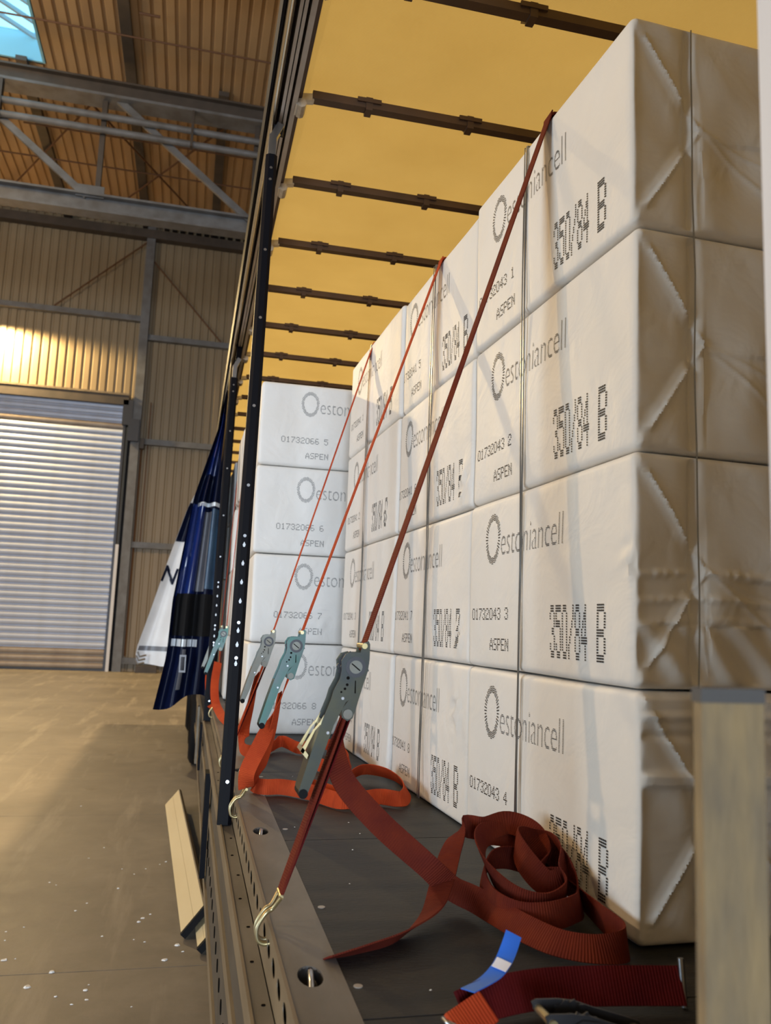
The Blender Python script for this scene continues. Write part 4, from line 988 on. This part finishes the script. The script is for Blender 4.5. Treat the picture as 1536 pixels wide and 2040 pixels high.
sheet(cur, 'blue_panel', M_BLUE, None, plan_b, 0.52, 0.96, c_(1.90), c_(2.62), 14, 12, 0.007)
sheet(cur, 'blue_panel', M_BLUE, None, plan_b, 0.35, 0.80, c_(2.85), c_(3.35), 14, 12, 0.007)
sheet(cur, 'hem_stripe', M_REFL, None, plan_b, 0.05, 0.80, c_(2.60), c_(2.63), 14, 2, 0.009)
sheet(cur, 'black_valance', M_RUBBER, None, plan_b, 0.02, 0.93, c_(1.60), c_(1.92), 20, 6, 0.010)
for k in range(5):
    sheet(cur, 'reflector', M_REFL, None, plan_b, 0.93 - 0.12 * k - 0.10, 0.93 - 0.12 * k, c_(1.52), c_(1.575), 3, 2, 0.016)
sheet(cur, 'webbing_strap', M_GREYV, None, plan_b, 0.58, 0.66, c_(1.20), c_(1.50), 3, 8, 0.014)
bx_, by_ = plan_b(0.62, 1.42)
bk = MB().box(bx_ - 0.024, bx_ + 0.024, by_ - 0.035, by_ - 0.02, 1.33, 1.345).box(bx_ - 0.024, bx_ + 0.024, by_ - 0.035, by_ - 0.02, 1.445, 1.46).box(bx_ - 0.024, bx_ - 0.014, by_ - 0.035, by_ - 0.02, 1.345, 1.445).box(bx_ + 0.014, bx_ + 0.024, by_ - 0.035, by_ - 0.02, 1.345, 1.445)
bk.build('buckle', M_GREYV, cur)
cw = empty('side_curtain', (-0.3, 11.6, 1.0)); tag(cw, 'white and navy printed curtain flared out behind the dark blue one', 'curtain')
def plan_w(t, z):
    xl = interp(z, [1.05, 1.29, 1.86, 2.55, 3.25, 3.9], [-0.62, -0.66, -0.50, -0.32, -0.12, 0.17]); xr = 0.16
    if t <= 1: return xr + (xl - xr) * t, 11.5 + 0.06 * math.sin(t * 9 + 0.3 * z) + 0.1 * t
    q = t - 1; return xl + 0.2 * q, 11.6 + 1.2 * q
zw = lambda t: 1.10 + 0.10 * max(0, min(1, t) - 0.6)
sheet(cw, 'curtain_fold', M_WHITEV, None, plan_w, 0, 2, zw, lambda t: 3.82, nt=60, nz=24)
sheet(cw, 'navy_band', M_NAVY, None, plan_w, 0.30, 0.985, c_(2.78), c_(3.32), 14, 8, 0.012)
sheet(cw, 'hem_stripe', M_GREYV, None, plan_w, 0.25, 0.97, c_(1.30), c_(1.36), 14, 2, 0.010)
for k in range(3):
    px_, py_ = plan_w(0.93, 1.16 + 0.06 * k)
    MB().tube([(px_ - 0.05, py_ - 0.03, 1.28 - 0.05 * k), (px_ - 0.02, py_ - 0.05, 1.22 - 0.05 * k), (px_ + 0.06, py_ - 0.03, 1.24 - 0.05 * k)], 0.012, 6).build('tensioner_hook', M_CHROME, cw)
nt_cells = font_cells('NT', 0, 0, 0.36, 0.01, 0.01, 1.05, 1.05, 0.012)
mb = MB()
ca, sa = math.cos(math.radians(-17)), math.sin(math.radians(-17))
for a, z, ha, hz in nt_cells:
    q = []
    for i, j in ((-ha, -hz), (ha, -hz), (ha, hz), (-ha, hz)):
        aa, zz = (a + i), (z + j) * 1.25
        X_ = -0.405 + aa * ca - zz * sa; Z_ = 2.24 + aa * sa + zz * ca
        xl = plan_w(1.0, Z_)[0]; t = (X_ - 0.16) / (xl - 0.16)
        q.append((X_, plan_w(min(1, max(0, t)), Z_)[1] - 0.014, Z_))
    mb.add(q, [(0, 1, 2, 3)])
mb.build('letter_print', M_NAVY, cw, recalc=False)

# ------------------------------------------------------------------ side boards on the floor beside the trailer
def board(x_lo0, x_lo1, y0, y1, w, lean, label, z0=0.004):
    rt = empty('side_board', ((x_lo0 + x_lo1) / 2, (y0 + y1) / 2, 0)); tag(rt, label, 'board', 'side boards under the trailer edge')
    a = Vector((x_lo0, y0, z0)); b = Vector((x_lo1, y1, z0)); d = (b - a).normalized()
    up = Vector((math.cos(lean), 0, math.sin(lean))); up = (up - d * up.dot(d)).normalized(); n = d.cross(up)
    if n.z < 0: n = -n
    L_ = (b - a).length
    def F(p, q, t): return a + d * t + up * p + n * q
    for p0, p1 in ((0, 0.56 * w), (0.56 * w, w)):
        MB().prism([(p0 + 0.0008, 0), (p1 - 0.0008, 0), (p1 - 0.0008, 0.012), (p0 + 0.0008, 0.012)], F, 0.0, L_).build('board_slat', M_BOARD, rt)
    MB().prism([(0, -0.014), (w, -0.014), (w, -0.0005), (0, -0.0005)], F, 0.004, L_ - 0.004).build('board_core', M_RUBBER, rt)
    MB().prism([(-0.004, -0.022), (w + 0.004, -0.022), (w + 0.004, 0.013), (-0.004, 0.013)], F, -0.03, 0.0).build('end_cap', M_RUBBER, rt)
    MB().prism([(w, -0.014), (w + 0.010, -0.014), (w + 0.010, 0.014), (w, 0.014)], F, 0, L_).build('board_edge', M_RAILT, rt)
board(0.085, -0.085, 4.90, 8.15, 0.175, math.radians(50), 'pale yellow ribbed side board leaning on the floor beside the trailer', z0=0.022)
board(0.17, 0.14, 4.68, 5.6, 0.09, math.radians(48), 'short pale side board half hidden under the leaning one', z0=0.022)

# near timber upright
tm = MB()
tm.box(0.3865, 0.441, 0.574, 0.585, DECK, 1.668)
bm_post = tm.build('timber_upright', M_TIMBER); tag(bm_post, 'blurred weathered timber upright standing right before the camera', 'post')
MB().box(0.3855, 0.442, 0.573, 0.586, 1.668, 1.679).build('end_cap', M_TIMBERT, bm_post)

# pulp flakes on the floor and deck
fl_pos = [(-0.84, 8.27), (-0.5, 6.81), (-0.58, 6.53), (-0.33, 6.24), (-0.24, 6.11), (-0.76, 5.98), (-0.71, 5.92), (-0.32, 5.81), (-0.17, 6.23), (-0.08, 6.33), (-0.04, 6.39), (-0.48, 5.54), (-0.53, 5.41), (-0.14, 5.24), (-0.16, 5.18), (-0.1, 5.3), (-0.17, 4.91), (-0.11, 4.87), (-0.34, 4.98), (-0.77, 5.17), (-0.85, 5.11), (-0.83, 4.98), (-0.78, 4.71), (-0.73, 4.72), (0.0, 4.61), (0.06, 4.80), (0.09, 4.71), (-0.53, 4.53), (-0.61, 4.37), (-0.35, 4.3), (-0.47, 4.25), (-0.33, 4.2), (-0.13, 4.1), (-0.34, 4.36), (-0.39, 4.16)]
fsz = {7: 1.3, 13: 1.3, 14: 1.3, 22: 1.6, 24: 2.0, 25: 1.5, 27: 1.7, 28: 1.9, 29: 1.4}
def flake(x, y, z, s, label, group):
    n = 7; vs = []; a0 = random.random() * 6
    for k in range(n):
        a = a0 + 2 * math.pi * k / n; r_ = s * random.uniform(0.6, 1.15)
        vs.append((x + r_ * math.cos(a), y + 0.8 * r_ * math.sin(a), z))
    top = [(x + (a - x) * 0.7, y + (b - y) * 0.7, z + s * random.uniform(0.2, 0.5)) for a, b, _ in vs]
    o = MB().add(vs + top, [tuple(reversed(range(n))), tuple(range(n, 2 * n))] + [(k, (k + 1) % n, n + (k + 1) % n, n + k) for k in range(n)]).build('pulp_flake', M_FLAKE)
    tag(o, label, 'flake', group)
for i, (fx, fy) in enumerate(fl_pos):
    flake(fx, fy, 0.0005, 0.0105 * fsz.get(i, random.uniform(0.5, 0.95)), 'small white pulp flake lying on the concrete floor', 'pulp flakes on the floor')
for fx, fy in [(0.493, 2.461), (0.54, 2.433), (0.309, 2.198), (0.448, 2.167), (0.387, 1.892), (0.33, 2.417), (0.412, 1.341), (0.36, 3.05), (0.42, 3.2), (0.5, 2.33), (0.55, 2.2)]:
    flake(fx, fy, DECK + 0.0016, random.uniform(0.0018, 0.0032), 'tiny white pulp crumb on the dark trailer deck', 'pulp crumbs on the deck')
